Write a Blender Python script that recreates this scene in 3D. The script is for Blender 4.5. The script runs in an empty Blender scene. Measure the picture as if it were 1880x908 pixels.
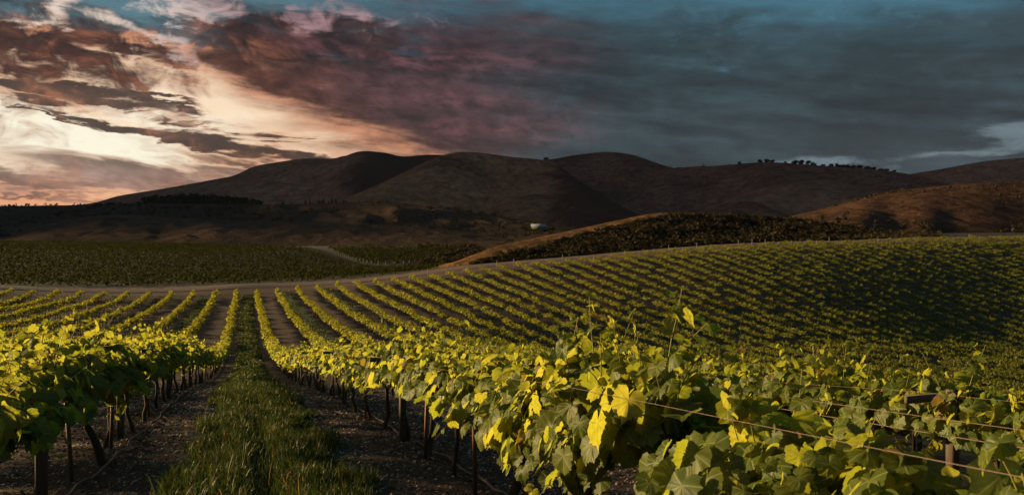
import bpy, math, random
import numpy as np
from mathutils import Vector

R = math.radians
random.seed(7)
rng = np.random.default_rng(7)
C = bpy.context.scene.collection
scene = bpy.context.scene

# ---------------------------------------------------------------- basics
F, CX, CY = 1462.0, 940.0, 454.0          # lens (28 mm on 36 mm) in photo pixels, used to read bearings off the photograph
YAW = R(18.5)                             # the camera looks 18.5 degrees right of the vine rows
CT, ST = math.cos(YAW), math.sin(YAW)
SUN_AZ, SUN_EL = R(-56.0), R(10.3)         # bearing measured from +Y (the row direction), positive to the right


def at(px, py, d):
    """World point at depth d on the bearing of photo pixel (px, py); the camera is the origin."""
    r, u = (px - CX) / F * d, -(py - CY) / F * d
    return (r * CT + d * ST, -r * ST + d * CT, u)


def bearing(px):
    return math.atan((px - CX) / F) + YAW


def link(o, parent=None):
    C.objects.link(o)
    if parent is not None:
        o.parent = parent
    return o


def tag(o, label=None, cat=None, group=None, kind=None):
    if label: o['label'] = label
    if cat: o['category'] = cat
    if group: o['group'] = group
    if kind: o['kind'] = kind
    return o


def empty(name, loc, rz=0.0):
    o = bpy.data.objects.new(name, None)
    o.empty_display_size = 0.2
    o.location = loc
    o.rotation_euler = (0, 0, rz)
    return link(o)


def build_mesh(name, verts, faces_list, mats, mat_idx=None, smooth=False, uv=None, attr=None):
    """verts (n,3); faces_list: list of (m,k) int arrays (each with its own k)."""
    me = bpy.data.meshes.new(name)
    verts = np.asarray(verts, dtype=np.float32)
    me.vertices.add(len(verts))
    me.vertices.foreach_set('co', verts.ravel())
    faces_list = [np.asarray(f, dtype=np.int32) for f in faces_list if len(f)]
    loops = np.concatenate([f.ravel() for f in faces_list])
    sizes = np.concatenate([np.full(len(f), f.shape[1], dtype=np.int32) for f in faces_list])
    starts = np.concatenate([[0], np.cumsum(sizes)[:-1]]).astype(np.int32)
    me.loops.add(len(loops))
    me.loops.foreach_set('vertex_index', loops)
    me.polygons.add(len(sizes))
    me.polygons.foreach_set('loop_start', starts)
    if mat_idx is not None:
        me.polygons.foreach_set('material_index', np.asarray(mat_idx, dtype=np.int32))
    if uv is not None:
        l = me.uv_layers.new(name='UVMap')
        l.data.foreach_set('uv', np.asarray(uv, dtype=np.float32)[loops].ravel())
    if attr is not None:
        for an, av in attr.items():
            a = me.attributes.new(an, 'FLOAT', 'POINT')
            a.data.foreach_set('value', np.asarray(av, dtype=np.float32))
    me.update(calc_edges=True)
    if smooth:
        me.polygons.foreach_set('use_smooth', np.ones(len(sizes), dtype=bool))
    for m in (mats if isinstance(mats, (list, tuple)) else [mats]):
        me.materials.append(m)
    return me


def mesh_obj(name, me, parent=None, loc=None):
    o = bpy.data.objects.new(name, me)
    if loc is not None: o.location = loc
    return link(o, parent)


class Geo:
    """Collects tubes, boxes and leaf fans; build() gives one mesh."""
    def __init__(self):
        self.v, self.f, self.mi, self.uv, self.n = [], [], [], [], 0

    def add(self, v, f, m=0, uv=None):
        v = np.asarray(v, dtype=np.float32); f = np.asarray(f, dtype=np.int64)
        self.v.append(v); self.f.append(f + self.n); self.mi.append(np.full(len(f), m))
        self.uv.append(np.zeros((len(v), 2)) if uv is None else uv)
        self.n += len(v)

    def tube(self, pts, rad, seg=6, m=0, cap=True):
        pts = np.asarray(pts, dtype=float); k = len(pts)
        rad = np.broadcast_to(np.asarray(rad, dtype=float), (k,))
        tan = np.gradient(pts, axis=0); tan /= np.linalg.norm(tan, axis=1)[:, None] + 1e-9
        ref = np.where(np.abs(tan[:, 2:3]) > 0.9, np.array([[1.0, 0, 0]]), np.array([[0, 0, 1.0]]))
        a = np.cross(tan, ref); a /= np.linalg.norm(a, axis=1)[:, None] + 1e-9
        b = np.cross(tan, a)
        th = np.linspace(0, 2 * math.pi, seg, endpoint=False)
        ring = pts[:, None, :] + rad[:, None, None] * (np.cos(th)[None, :, None] * a[:, None, :] + np.sin(th)[None, :, None] * b[:, None, :])
        v = ring.reshape(-1, 3)
        i, j = np.meshgrid(np.arange(k - 1), np.arange(seg), indexing='ij')
        j2 = (j + 1) % seg
        f = np.stack([i * seg + j, i * seg + j2, (i + 1) * seg + j2, (i + 1) * seg + j], -1).reshape(-1, 4)
        if cap:
            v = np.vstack([v, pts[:1], pts[-1:]])
            c0, c1 = k * seg, k * seg + 1
            jj = np.arange(seg)
            e = np.stack([np.full(seg, c0), (jj + 1) % seg, jj, jj], -1)
            e2 = np.stack([np.full(seg, c1), (k - 1) * seg + jj, (k - 1) * seg + (jj + 1) % seg, (k - 1) * seg + (jj + 1) % seg], -1)
            tri = np.vstack([e[:, :3], e2[:, :3]])
            self.add(v, f, m); base = self.n - len(v)
            self.f.append(tri + base); self.mi.append(np.full(len(tri), m))
        else:
            self.add(v, f, m)

    def box(self, c, s, m=0, rz=0.0, bev=0.0):
        sx, sy, sz = s[0] / 2, s[1] / 2, s[2] / 2
        if bev:
            b = bev
            ring = [(-sx + b, -sy), (sx - b, -sy), (sx, -sy + b), (sx, sy - b), (sx - b, sy), (-sx + b, sy), (-sx, sy - b), (-sx, -sy + b)]
            v = [(x, y, z) for z in (-sz, sz) for x, y in ring]
            f4 = [(i, (i + 1) % 8, 8 + (i + 1) % 8, 8 + i) for i in range(8)]
            v += [(0, 0, -sz), (0, 0, sz)]
            f3 = [(16, (i + 1) % 8, i) for i in range(8)] + [(17, 8 + i, 8 + (i + 1) % 8) for i in range(8)]
        else:
            v = [(x, y, z) for z in (-sz, sz) for x, y in ((-sx, -sy), (sx, -sy), (sx, sy), (-sx, sy))]
            f4 = [(0, 3, 2, 1), (4, 5, 6, 7), (0, 1, 5, 4), (1, 2, 6, 5), (2, 3, 7, 6), (3, 0, 4, 7)]; f3 = []
        v = np.array(v, dtype=float)
        cz, sn = math.cos(rz), math.sin(rz)
        v = np.stack([v[:, 0] * cz - v[:, 1] * sn, v[:, 0] * sn + v[:, 1] * cz, v[:, 2]], -1) + np.array(c)
        self.add(v, f4, m)
        if f3:
            base = self.n - len(v)
            self.f.append(np.array(f3) + base); self.mi.append(np.full(len(f3), m))

    def mesh(self, name, mats, smooth=False):
        f4 = [f for f in self.f if f.shape[1] == 4]; m4 = [m for f, m in zip(self.f, self.mi) if f.shape[1] == 4]
        f3 = [f for f in self.f if f.shape[1] == 3]; m3 = [m for f, m in zip(self.f, self.mi) if f.shape[1] == 3]
        fl, ml = [], []
        if f4: fl.append(np.vstack(f4)); ml += m4
        if f3: fl.append(np.vstack(f3)); ml += m3
        return build_mesh(name, np.vstack(self.v), fl, mats, np.concatenate(ml), smooth, np.vstack(self.uv))


# ---------------------------------------------------------------- noise in numpy
def _hash(ix, iy, seed):
    h = (ix.astype(np.int64) * 374761393 + iy.astype(np.int64) * 668265263 + seed * 974634777) & 0x7fffffff
    h = ((h ^ (h >> 13)) * 1274126177) & 0x7fffffff
    return ((h ^ (h >> 16)) & 0xffff) / 65535.0


def vnoise(x, y, seed=0):
    ix, iy = np.floor(x), np.floor(y)
    fx, fy = x - ix, y - iy
    fx = fx * fx * (3 - 2 * fx); fy = fy * fy * (3 - 2 * fy)
    a, b = _hash(ix, iy, seed), _hash(ix + 1, iy, seed)
    c, d = _hash(ix, iy + 1, seed), _hash(ix + 1, iy + 1, seed)
    return (a * (1 - fx) + b * fx) * (1 - fy) + (c * (1 - fx) + d * fx) * fy


def fbm(x, y, oct=4, seed=0):
    s, a, t = 0.0, 1.0, 0.0
    for o in range(oct):
        s = s + a * vnoise(x * 2 ** o, y * 2 ** o, seed + o); t += a; a *= 0.5
    return s / t


# ---------------------------------------------------------------- terrain: smooth surface through surveyed heights
PTS = np.array([
    (1.8, 0, -1.35), (1.81, 6, -1.95), (1.81, 11, -2.5), (1.81, 15.8, -3.05), (1.81, 24, -4.1), (1.81, 46, -6.75),
    (0, -20, 0.6), (20, -20, 0.3), (-40, -20, 1.0), (0, 62, -7.85), (0, 84, -8.45), (0, 120, -8.5), (0, 138, -7.8),
    (-1.4, 8.9, -2.1), (-1.4, 17.2, -2.95), (-33, 132, -7.7), (-27, 107, -8.0), (-20.6, 81, -7.9), (-17.4, 69, -7.4),
    (-17, 20, -3.2), (-33, 42, -4.9), (-60, 80, -6.0), (-80, 138, -6.6), (-60, 20, -2.6),
    (27.4, 134.8, -6.0), (24.2, 119, -7.1), (21, 103, -7.8), (17.8, 87.6, -8.3), (14.6, 72, -8.2), (11.4, 56, -7.6),
    (46.6, 113, -6.6), (40.2, 97.5, -8.2), (27.4, 66.5, -10.0), (60, 72, -11.6), (94.6, 82, -13.0),
    (40, 138, -4.4), (77, 138, -1.2), (104, 138, .35), (135, 138, 1.3), (160, 138, 1.7), (190, 138, 2.2), (220, 138, 2.8),
    (86, 104, -7.0), (126.6, 110, -5.9), (5, 6, -2.25), (13, 16, -4.4), (32, 39, -9.2), (45, 54, -11.2), (60, 40, -12.5), (100, 50, -14.0),
    (150, 70, -12.6), (180, 100, -6.0), (30, 10, -6.0), (12, 4, -3.0), (60, 0, -9.0),
    (0, 145, -6.5), (-40, 145, -6.0), (-90, 145, -5.6), (40, 146, -3.6), (77, 146, -.85), (104, 146, .8), (135, 146, 1.5), (173, 146, 2.3), (230, 146, 3.0),
    (0, 153, -6.6), (-40, 153, -6.3), (-75, 365, 1.9), (0, 340, .6), (-80, 240, -2.6), (0, 240, -2.8), (45, 280, -.2), (30, 170, -5.5), (60, 200, -4.2),
    (120, 300, 0.5), (220, 300, 2.0), (-120, 145, -5.4)], dtype=float)
SC = 60.0


def _tps_fit(P, lam=2e-3):
    n = len(P); X = P[:, :2] / SC
    r = np.linalg.norm(X[:, None] - X[None], axis=2)
    K = np.where(r > 0, r * r * np.log(r + 1e-12), 0) + lam * np.eye(n)
    Q = np.hstack([np.ones((n, 1)), X])
    A = np.zeros((n + 3, n + 3)); A[:n, :n] = K; A[:n, n:] = Q; A[n:, :n] = Q.T
    b = np.zeros(n + 3); b[:n] = P[:, 2]
    return X, np.linalg.solve(A, b)


TX, TW = _tps_fit(PTS)


def terrain(x, y):
    x = np.asarray(x, dtype=float); y = np.asarray(y, dtype=float)
    shp = np.broadcast(x, y).shape
    xx = np.clip(np.broadcast_to(x, shp).ravel(), -120, 230) / SC
    yy = np.clip(np.broadcast_to(y, shp).ravel(), -20, 365) / SC
    out = TW[-3] + TW[-2] * xx + TW[-1] * yy
    for i in range(len(TX)):
        r2 = (xx - TX[i, 0]) ** 2 + (yy - TX[i, 1]) ** 2
        out = out + TW[i] * 0.5 * r2 * np.log(r2 + 1e-12)
    return out.reshape(shp)


ROWS_R = [1.81 + 3.2 * k for k in range(0, 62)]
ROWS_L = [-1.39 - 3.2 * k for k in range(0, 22)]
ROW_END = 138.0
WAVE = lambda y: 0.0


# ---------------------------------------------------------------- material helpers
class NT:
    def __init__(self, tree): self.t = tree
    def node(self, typ, **kw):
        n = self.t.nodes.new(typ)
        for k, v in kw.items(): setattr(n, k, v)
        return n
    def put(self, sock, v):
        if isinstance(v, S): self.t.links.new(v.s, sock)
        elif isinstance(v, bpy.types.NodeSocket): self.t.links.new(v, sock)
        else: sock.default_value = v
    def math(self, op, a, b=None, c=None, clamp=False):
        n = self.node('ShaderNodeMath', operation=op, use_clamp=clamp)
        self.put(n.inputs[0], a)
        if b is not None: self.put(n.inputs[1], b)
        if c is not None: self.put(n.inputs[2], c)
        return S(self, n.outputs[0])
    def smooth(self, x, lo, hi):
        n = self.node('ShaderNodeMapRange', interpolation_type='SMOOTHSTEP')
        self.put(n.inputs[0], x); self.put(n.inputs[1], lo); self.put(n.inputs[2], hi)
        n.inputs[3].default_value = 0; n.inputs[4].default_value = 1
        return S(self, n.outputs[0])
    def mix(self, f, a, b):
        n = self.node('ShaderNodeMix', data_type='RGBA'); n.clamp_factor = True
        self.put(n.inputs[0], f)
        for k, v in ((6, a), (7, b)):
            if isinstance(v, tuple): v = (*v[:3], 1.0)
            self.put(n.inputs[k], v)
        return S(self, n.outputs[2])
    def noise(self, vec, scale, detail=4, rough=0.55, dist=0.0, dim='3D', col=False):
        n = self.node('ShaderNodeTexNoise', noise_dimensions=dim)
        if vec is not None: self.put(n.inputs['Vector'], vec)
        n.inputs['Scale'].default_value = scale; n.inputs['Detail'].default_value = detail
        n.inputs['Roughness'].default_value = rough; n.inputs['Distortion'].default_value = dist
        return S(self, n.outputs['Color' if col else 'Fac'])
    def vec(self, x, y, z):
        n = self.node('ShaderNodeCombineXYZ')
        for i, v in enumerate((x, y, z)): self.put(n.inputs[i], v)
        return S(self, n.outputs[0])
    def sep(self, v):
        n = self.node('ShaderNodeSeparateXYZ'); self.put(n.inputs[0], v)
        return [S(self, o) for o in n.outputs]


class S:
    def __init__(self, nt, s): self.nt, self.s = nt, s
    def __add__(a, b): return a.nt.math('ADD', a, b)
    __radd__ = __add__
    def __sub__(a, b): return a.nt.math('SUBTRACT', a, b)
    def __rsub__(a, b): return a.nt.math('SUBTRACT', b, a)
    def __mul__(a, b): return a.nt.math('MULTIPLY', a, b)
    __rmul__ = __mul__
    def __truediv__(a, b): return a.nt.math('DIVIDE', a, b)
    def __pow__(a, b): return a.nt.math('POWER', a, b)
    def __neg__(a): return a.nt.math('MULTIPLY', a, -1.0)
    def exp(a): return a.nt.math('EXPONENT', a)
    def abs(a): return a.nt.math('ABSOLUTE', a)
    def clamp(a): return a.nt.math('ADD', a, 0.0, clamp=True)
    def max(a, b): return a.nt.math('MAXIMUM', a, b)
    def min(a, b): return a.nt.math('MINIMUM', a, b)


def new_mat(name):
    m = bpy.data.materials.new(name); m.use_nodes = True
    t = m.node_tree; t.nodes.clear()
    nt = NT(t); out = t.nodes.new('ShaderNodeOutputMaterial')
    return m, nt, out


def principled(nt, out, col, rough=0.9, bump=None, bdist=0.02, spec=0.2, bstr=1.0):
    p = nt.node('ShaderNodeBsdfPrincipled')
    if isinstance(col, tuple): col = (*col[:3], 1.0)
    nt.put(p.inputs['Base Color'], col); nt.put(p.inputs['Roughness'], rough)
    p.inputs['Specular IOR Level'].default_value = spec
    if bump is not None:
        b = nt.node('ShaderNodeBump'); b.inputs['Distance'].default_value = bdist; b.inputs['Strength'].default_value = bstr
        nt.put(b.inputs['Height'], bump); nt.t.links.new(b.outputs[0], p.inputs['Normal'])
    nt.t.links.new(p.outputs[0], out.inputs[0])
    return p


def pos(nt):
    return S(nt, nt.node('ShaderNodeNewGeometry').outputs['Position'])


def leaf_mat(name, cols, transl, trans_f=0.45, gloss=0.06, dry=0.04, veins=False):
    """Grape leaf: diffuse + light passing through, hue varied leaf by leaf, a few dry ones."""
    m, nt, out = new_mat(name)
    rnd = S(nt, nt.node('ShaderNodeNewGeometry').outputs['Random Per Island'])
    oi = S(nt, nt.node('ShaderNodeObjectInfo').outputs['Random'])
    r2 = nt.math('FRACT', rnd * 17.3 + oi)
    col = nt.mix(r2, cols[0], cols[1])
    tr = nt.mix(r2, transl[0], transl[1])
    isdry = nt.smooth(nt.math('FRACT', rnd * 7.7 + oi * 3.0), 1.0 - dry, 1.0 - dry + 0.01)
    col = nt.mix(isdry, col, (.20, .13, .05)); tr = nt.mix(isdry, tr, (.22, .12, .03))
    if veins:
        uv = nt.node('ShaderNodeUVMap'); uv.uv_map = 'UVMap'
        u, v, _ = nt.sep(S(nt, uv.outputs[0]))
        rad = (u * u + v * v) ** 0.5
        ang = nt.math('ARCTAN2', u, v).abs()
        wv = None
        for a0 in (0.0, 0.88, 1.9):
            w = 1.0 - nt.smooth((ang - a0).abs() * (rad + 0.05), 0.012, 0.045)
            wv = w if wv is None else wv.max(w)
        side = nt.math('SINE', rad * 34.0 - ang * 9.0) * 0.5 + 0.5
        nz = nt.noise(nt.vec(u, v, rnd * 40.0), 3.5, 3, 0.6)
        mott = nt.smooth(nz, .35, .7)
        col = nt.mix(mott * 0.35 + side * 0.12, col, tuple(c * 0.55 for c in cols[0]))
        col = nt.mix(wv * 0.5, col, (.30, .30, .10))
        tr = nt.mix(mott * 0.35 + wv * 0.35, tr, tuple(c * 0.5 for c in transl[0]))
    d = nt.node('ShaderNodeBsdfDiffuse'); nt.put(d.inputs[0], col)
    t = nt.node('ShaderNodeBsdfTranslucent'); nt.put(t.inputs[0], tr)
    mx = nt.node('ShaderNodeMixShader'); mx.inputs[0].default_value = trans_f
    nt.t.links.new(d.outputs[0], mx.inputs[1]); nt.t.links.new(t.outputs[0], mx.inputs[2])
    g = nt.node('ShaderNodeBsdfGlossy'); g.inputs['Roughness'].default_value = 0.5; g.inputs[0].default_value = (1, 1, 1, 1)
    m2 = nt.node('ShaderNodeMixShader'); m2.inputs[0].default_value = gloss
    nt.t.links.new(mx.outputs[0], m2.inputs[1]); nt.t.links.new(g.outputs[0], m2.inputs[2])
    nt.t.links.new(m2.outputs[0], out.inputs[0])
    return m


M = {}
M['leaf'] = leaf_mat('vine_leaf', ((.052, .076, .010), (.096, .108, .016)), ((.31, .34, .022), (.54, .48, .050)), 0.50, 0.009, 0.03, veins=True)
M['leaf_far'] = leaf_mat('vine_leaf_distant', ((.056, .067, .009), (.096, .100, .014)), ((.235, .235, .014), (.37, .32, .026)), 0.46, 0.006, 0.02)
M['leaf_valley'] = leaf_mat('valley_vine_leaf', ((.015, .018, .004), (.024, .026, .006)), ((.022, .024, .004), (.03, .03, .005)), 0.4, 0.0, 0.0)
M['grass'] = leaf_mat('lane_grass', ((.016, .028, .004), (.030, .043, .007)), ((.035, .055, .005), (.055, .070, .008)), 0.4, 0.02, 0.05)
M['brush'] = leaf_mat('hill_brush', ((.024, .018, .011), (.044, .031, .018)), ((.03, .03, .01), (.04, .04, .01)), 0.2, 0.0, 0.0)
M['tree_leaf'] = leaf_mat('tree_leaf', ((.018, .022, .010), (.034, .036, .016)), ((.02, .025, .01), (.03, .03, .01)), 0.2, 0.0, 0.02)

m, nt, out = new_mat('bark'); p = pos(nt)
x, y, z = nt.sep(p)
n = nt.noise(nt.vec(x * 1.0, y * 1.0, z * 0.22), 60, 5, 0.65)
principled(nt, out, nt.mix(n, (.022, .014, .010), (.085, .058, .042)), .95, n, .012); M['bark'] = m
m, nt, out = new_mat('green_cane'); principled(nt, out, (.15, .13, .04), .6); M['cane'] = m
m, nt, out = new_mat('weathered_wood'); p = pos(nt)
x, y, z = nt.sep(p)
n = nt.noise(nt.vec(x, y, z * 0.08), 90, 4, 0.6)
principled(nt, out, nt.mix(n, (.035, .024, .018), (.13, .095, .07)), .9, n, .004); M['wood'] = m
m, nt, out = new_mat('rusty_steel'); n = nt.noise(pos(nt), 45, 4, .6)
p_ = principled(nt, out, nt.mix(n, (.06, .035, .025), (.17, .09, .05)), .7); p_.inputs['Metallic'].default_value = .35; M['stake'] = m
m, nt, out = new_mat('galvanised_wire'); p_ = principled(nt, out, (.13, .085, .065), .55, spec=.3); p_.inputs['Metallic'].default_value = .5; M['wire'] = m
m, nt, out = new_mat('drip_hose_plastic'); principled(nt, out, (.085, .055, .045), .5, spec=.4); M['hose'] = m
m, nt, out = new_mat('pale_post'); n = nt.noise(pos(nt), 20, 3, .6)
principled(nt, out, nt.mix(n, (.12, .095, .08), (.22, .185, .155)), .8); M['pale'] = m
m, nt, out = new_mat('pale_roof'); n = nt.noise(pos(nt), .6, 3, .6)
principled(nt, out, nt.mix(n, (.10, .108, .115), (.15, .158, .165)), .7, spec=.5); M['roof'] = m
m, nt, out = new_mat('shed_wall'); principled(nt, out, (.10, .08, .06), .9); M['shed'] = m

# ground of the vineyard: soil, mulch and grassed lanes by position across the rows
m, nt, out = new_mat('vineyard_soil'); p = pos(nt)
x, y, z = nt.sep(p)
fine = nt.noise(p, 42, 4, .7)
mid = nt.noise(p, 7, 4, .6)
big = nt.noise(p, .35, 3, .55)
lane = nt.math('FRACT', (x + 1.39) / 6.4)               # 0..0.5 grassed lane, 0.5..1 tilled lane
gl = nt.smooth(((lane - 0.25).abs() + (mid - .5) * 0.05), 0.155, 0.115)
soil = nt.mix(nt.smooth(fine, .35, .68), (.030, .0155, .0105), (.078, .041, .027))
chips = nt.smooth(nt.noise(p, 120, 2, .6), .60, .72)
soil = nt.mix(chips * 0.75, soil, (.23, .15, .11))
soil = nt.mix(nt.smooth(big, .35, .7) * 0.4, soil, (.040, .021, .015))
grassc = nt.mix(nt.noise(p, 14, 3, .7), (.013, .017, .005), (.030, .038, .009))
track = 1.0 - nt.smooth((lane - 0.225).abs(), .012, .035)
near = 1.0 - nt.smooth(y, 8.0, 30.0)
gmask = gl * (1.0 - track * near * .8) * nt.smooth(big + mid * .4, .22, .50)
infield = nt.smooth(y, 138.9, 137.9)
col = nt.mix(gmask * infield, soil, grassc)
verge = nt.smooth(y, 138.2, 139.5) * nt.smooth(y, 153.0, 149.5)
vcol = nt.mix(nt.noise(p, 3.0, 4, .6), (.055, .031, .022), (.10, .060, .042))
col = nt.mix(verge, col, vcol)
beyond = nt.smooth(y, 150.0, 152.5)
col = nt.mix(beyond, col, nt.mix(nt.noise(p, .25, 4, .6), (.014, .011, .006), (.026, .019, .010)))
hgt = fine * .5 + mid * 1.1 + chips * .25
principled(nt, out, col, .95, hgt, .035, spec=.15); M['soil'] = m

m, nt, out = new_mat('valley_track'); n = nt.noise(pos(nt), 1.2, 4, .6); principled(nt, out, nt.mix(n, (.035, .024, .019), (.075, .053, .043)), 1.0, spec=0.0); M['track'] = m
m, nt, out = new_mat('dirt_road'); p = pos(nt)
x, y, z = nt.sep(p)
n = nt.noise(nt.vec(x * .25, y, 0.0), 2.2, 5, .6); n2 = nt.noise(p, 18, 3, .6)
principled(nt, out, nt.mix(n * .6 + n2 * .4, (.075, .050, .041), (.125, .086, .070)), .95, n2, .02, spec=.1); M['road'] = m


def hill_mat(name, dry, brush, scale, cover, fine=0.6, wa_=.6):
    """Dry hill grass with darker brush patches."""
    m, nt, out = new_mat(name); p = pos(nt)
    a = nt.noise(p, scale, 6, .62, .4)
    b = nt.noise(p, scale * 7, 5, .66)
    c = nt.noise(p, fine, 4, .7)
    at_ = nt.node('ShaderNodeAttribute'); at_.attribute_name = 'brush'
    bf = S(nt, at_.outputs['Fac'])
    g = nt.mix(nt.smooth(c * .5 + b * .5, .32, .68), tuple(v * .42 for v in dry), tuple(v * 1.5 for v in dry))
    mask = nt.smooth(a * wa_ + b * (1 - wa_) + (bf - .5) * .6, 1.0 - cover - .09, 1.0 - cover + .09)
    col = nt.mix(mask, g, nt.mix(c, tuple(v * .7 for v in brush), tuple(v * 1.3 for v in brush)))
    principled(nt, out, col, 1.0, c * .6 + b * 1.5, 1.0 / fine * .35, spec=0.0)
    return m


M['hill_far'] = hill_mat('far_hill_grass', (.225, .092, .058), (.066, .030, .021), .006, .45, .12)
M['hill_lit_streak'] = hill_mat('lit_streaked_hill_grass', (.25, .098, .054), (.058, .026, .018), .009, .50, .12)  # lighter grass tone stands in for light on left-facing slopes
M['hill_shaded'] = hill_mat('shaded_hill_grass', (.155, .062, .042), (.052, .024, .017), .006, .46, .12)  # same grass in a darker tone, painting in the unlit slopes
M['hill_gold'] = hill_mat('golden_hill_grass', (.058, .031, .020), (.022, .014, .010), .016, .46, .3, .35)
M['hill_low'] = hill_mat('low_hill_brush', (.085, .049, .034), (.040, .028, .020), .014, .50, .3)
M['hill_brush'] = hill_mat('brush_hill_grass', (.13, .066, .030), (.022, .015, .009), .03, .5, .6)

# ---------------------------------------------------------------- ground sheet
def grid_mesh(name, xs, ys, zf, mat, smooth=True):
    X, Y = np.meshgrid(xs, ys, indexing='ij')
    Z = zf(X, Y)
    v = np.stack([X, Y, Z], -1).reshape(-1, 3)
    nx, ny = len(xs), len(ys)
    i, j = np.meshgrid(np.arange(nx - 1), np.arange(ny - 1), indexing='ij')
    f = np.stack([i * ny + j, (i + 1) * ny + j, (i + 1) * ny + j + 1, i * ny + j + 1], -1).reshape(-1, 4)
    return build_mesh(name, v, [f], mat, smooth=smooth)


def ground_z(X, Y):
    z = terrain(X, Y)
    near = (np.abs(X) < 14) & (Y > -3) & (Y < 30)
    rough = (fbm(X * 3.1, Y * 3.1, 3, 5) - .5) * .07 + (fbm(X * 9, Y * 9, 2, 9) - .5) * .035
    tr = np.exp(-((X - 0.15) / .16) ** 2) * -.03
    z = z + np.where(near, rough + tr, 0)
    # a low bank carries the road; ditch on its far side
    return z


xs = np.unique(np.round(np.concatenate([[-6000, -3000, -1200, -600, -300], np.arange(-160, -14, 3), np.arange(-14, -4, .5), np.arange(-4, 6, .1), np.arange(6, 14, .4),
                                         np.arange(14, 240, 3), [300, 600, 1200, 3000, 6000]]), 3))
ys = np.unique(np.round(np.concatenate([[-400, -100, -40], np.arange(-20, 0, 2), np.arange(0, 22, .12), np.arange(22, 40, .6), np.arange(40, 160, 1.5), np.arange(160, 380, 6), [450, 600, 1000, 2000, 4000, 9000]]), 3))
tag(mesh_obj('ground', grid_mesh('ground', xs, ys, ground_z, M['soil'])), kind='structure')

rx = np.arange(-160, 262, 2.0)
ry = np.array([142.6, 143.6, 145.2, 147.0, 148.0])
def road_z(X, Y):
    return terrain(X, Y) + .05 + .05 * np.cos((Y - 145.3) / 2.7 * 1.5)
me = grid_mesh('road', rx, ry, road_z, M['road'])
me.vertices.foreach_get('co', (co := np.zeros(len(me.vertices) * 3, dtype=np.float32)))
co = co.reshape(-1, 3); co[:, 1] += (fbm(co[:, 0] * .2, co[:, 1] * .4, 3, 3) - .5) * .8
me.vertices.foreach_set('co', co.ravel())
tag(mesh_obj('road', me), kind='structure')

# ---------------------------------------------------------------- hills
def smooth_curve(P, n):
    P = np.asarray(P, dtype=float)
    t = np.interp(np.linspace(P[0, 0], P[-1, 0], n), P[:, 0], np.arange(len(P)))
    i = np.clip(np.floor(t).astype(int), 0, len(P) - 2); u = (t - i)[:, None]
    p0, p1, p2, p3 = P[np.clip(i - 1, 0, len(P) - 1)], P[i], P[i + 1], P[np.clip(i + 2, 0, len(P) - 1)]
    return .5 * (2 * p1 + (p2 - p0) * u + (2 * p0 - 5 * p1 + 4 * p2 - p3) * u * u + (3 * p1 - p0 - 3 * p2 + p3) * u ** 3)


HILLS = {}
def hill(crest, front, back, zb, mat, label, seed, n=230, nt_=80, gully=.10, gscale=1.0, shape=1.35, brush=None, foot=None, cat='hill'):
    """A hill with its own crest line, foot and back slope. crest: (bearing px, py, depth)."""
    cv = smooth_curve(crest, n)
    rows = []
    br = []
    ts = np.concatenate([np.linspace(0, 1, nt_), 1 + np.linspace(0, 1, 12)[1:]])
    for k in range(n):
        px, py, d = cv[k]
        c = np.array(at(px, py, d))
        ft = front if foot is None else max(4.0, d - foot(px))
        wob = 1 + (vnoise(np.array([k * .07]), np.array([seed * 1.7]), seed)[0] - .5) * .10 if foot is None else 1.0
        f0 = np.array(at(px, py, d - ft * wob)); b0 = np.array(at(px, py, d + back))
        zbk = terrain(f0[0], f0[1]) - .4 if zb is None else zb
        col = []
        for t in ts:
            if t <= 1:
                q = f0 + (c - f0) * t
                s = math.sin(math.pi / 2 * t) ** shape if foot is None else 1 - abs(1 - t) ** 1.12
                z = zbk + (c[2] - zbk) * s
                env = math.sin(math.pi * min(1, t * 1.02)) * (c[2] - zbk)
            else:
                q = c + (b0 - c) * (t - 1)
                s = math.cos(math.pi / 2 * (t - 1)) ** 1.2
                z = zbk + (c[2] - zbk) * s; env = 0
            col.append((q[0], q[1], z, env, t))
        rows.append(col)
    A = np.array(rows)
    L = front * .55 * gscale
    gx, gy = A[..., 0] / L, A[..., 1] / L
    rid = 1 - np.abs(fbm(gx * 1.6 + 3.1 * seed, gy * 1.0 + seed, 4, seed) * 2 - 1) * 2
    A[..., 2] += A[..., 3] * gully * 1.25 * (rid - 1.0) + np.minimum(A[..., 3], 6) * (fbm(gx * 9, gy * 9, 3, seed + 4) - .5) * .10
    r2_ = 1 - np.abs(fbm(gx * 6 + fbm(gx * 2, gy * 2, 2, seed + 9) * 2, gy * 3.2, 4, seed + 6) * 2 - 1) * 2
    A[..., 2] += np.minimum(A[..., 3], 40) * gully * .7 * (r2_ - 1.0)
    # no gully rim may stand above the crest line
    dd = A[..., 1] * CT + A[..., 0] * ST
    ci = nt_ - 1
    lim = (A[:, ci, 2] / dd[:, ci])[:, None] - .0022 * np.clip(1 - A[..., 4], 0, 1) ** .7
    A[..., 2] = np.where(A[..., 4] < 1, np.minimum(A[..., 2], lim * dd), A[..., 2])
    v = A[..., :3].reshape(-1, 3)
    m_ = len(ts)
    i, j = np.meshgrid(np.arange(n - 1), np.arange(m_ - 1), indexing='ij')
    f = np.stack([i * m_ + j, (i + 1) * m_ + j, (i + 1) * m_ + j + 1, i * m_ + j + 1], -1).reshape(-1, 4)
    bt = np.array([[(brush(cv[k, 0], t) if brush else .5) for t in ts] for k in range(n)]).ravel()
    o = mesh_obj('hill', build_mesh('hill', v, [f], mat, smooth=True, attr={'brush': bt}))
    tag(o, label, cat, kind='structure')
    HILLS[seed] = (A, cv, nt_ - 1)
    return o


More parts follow.
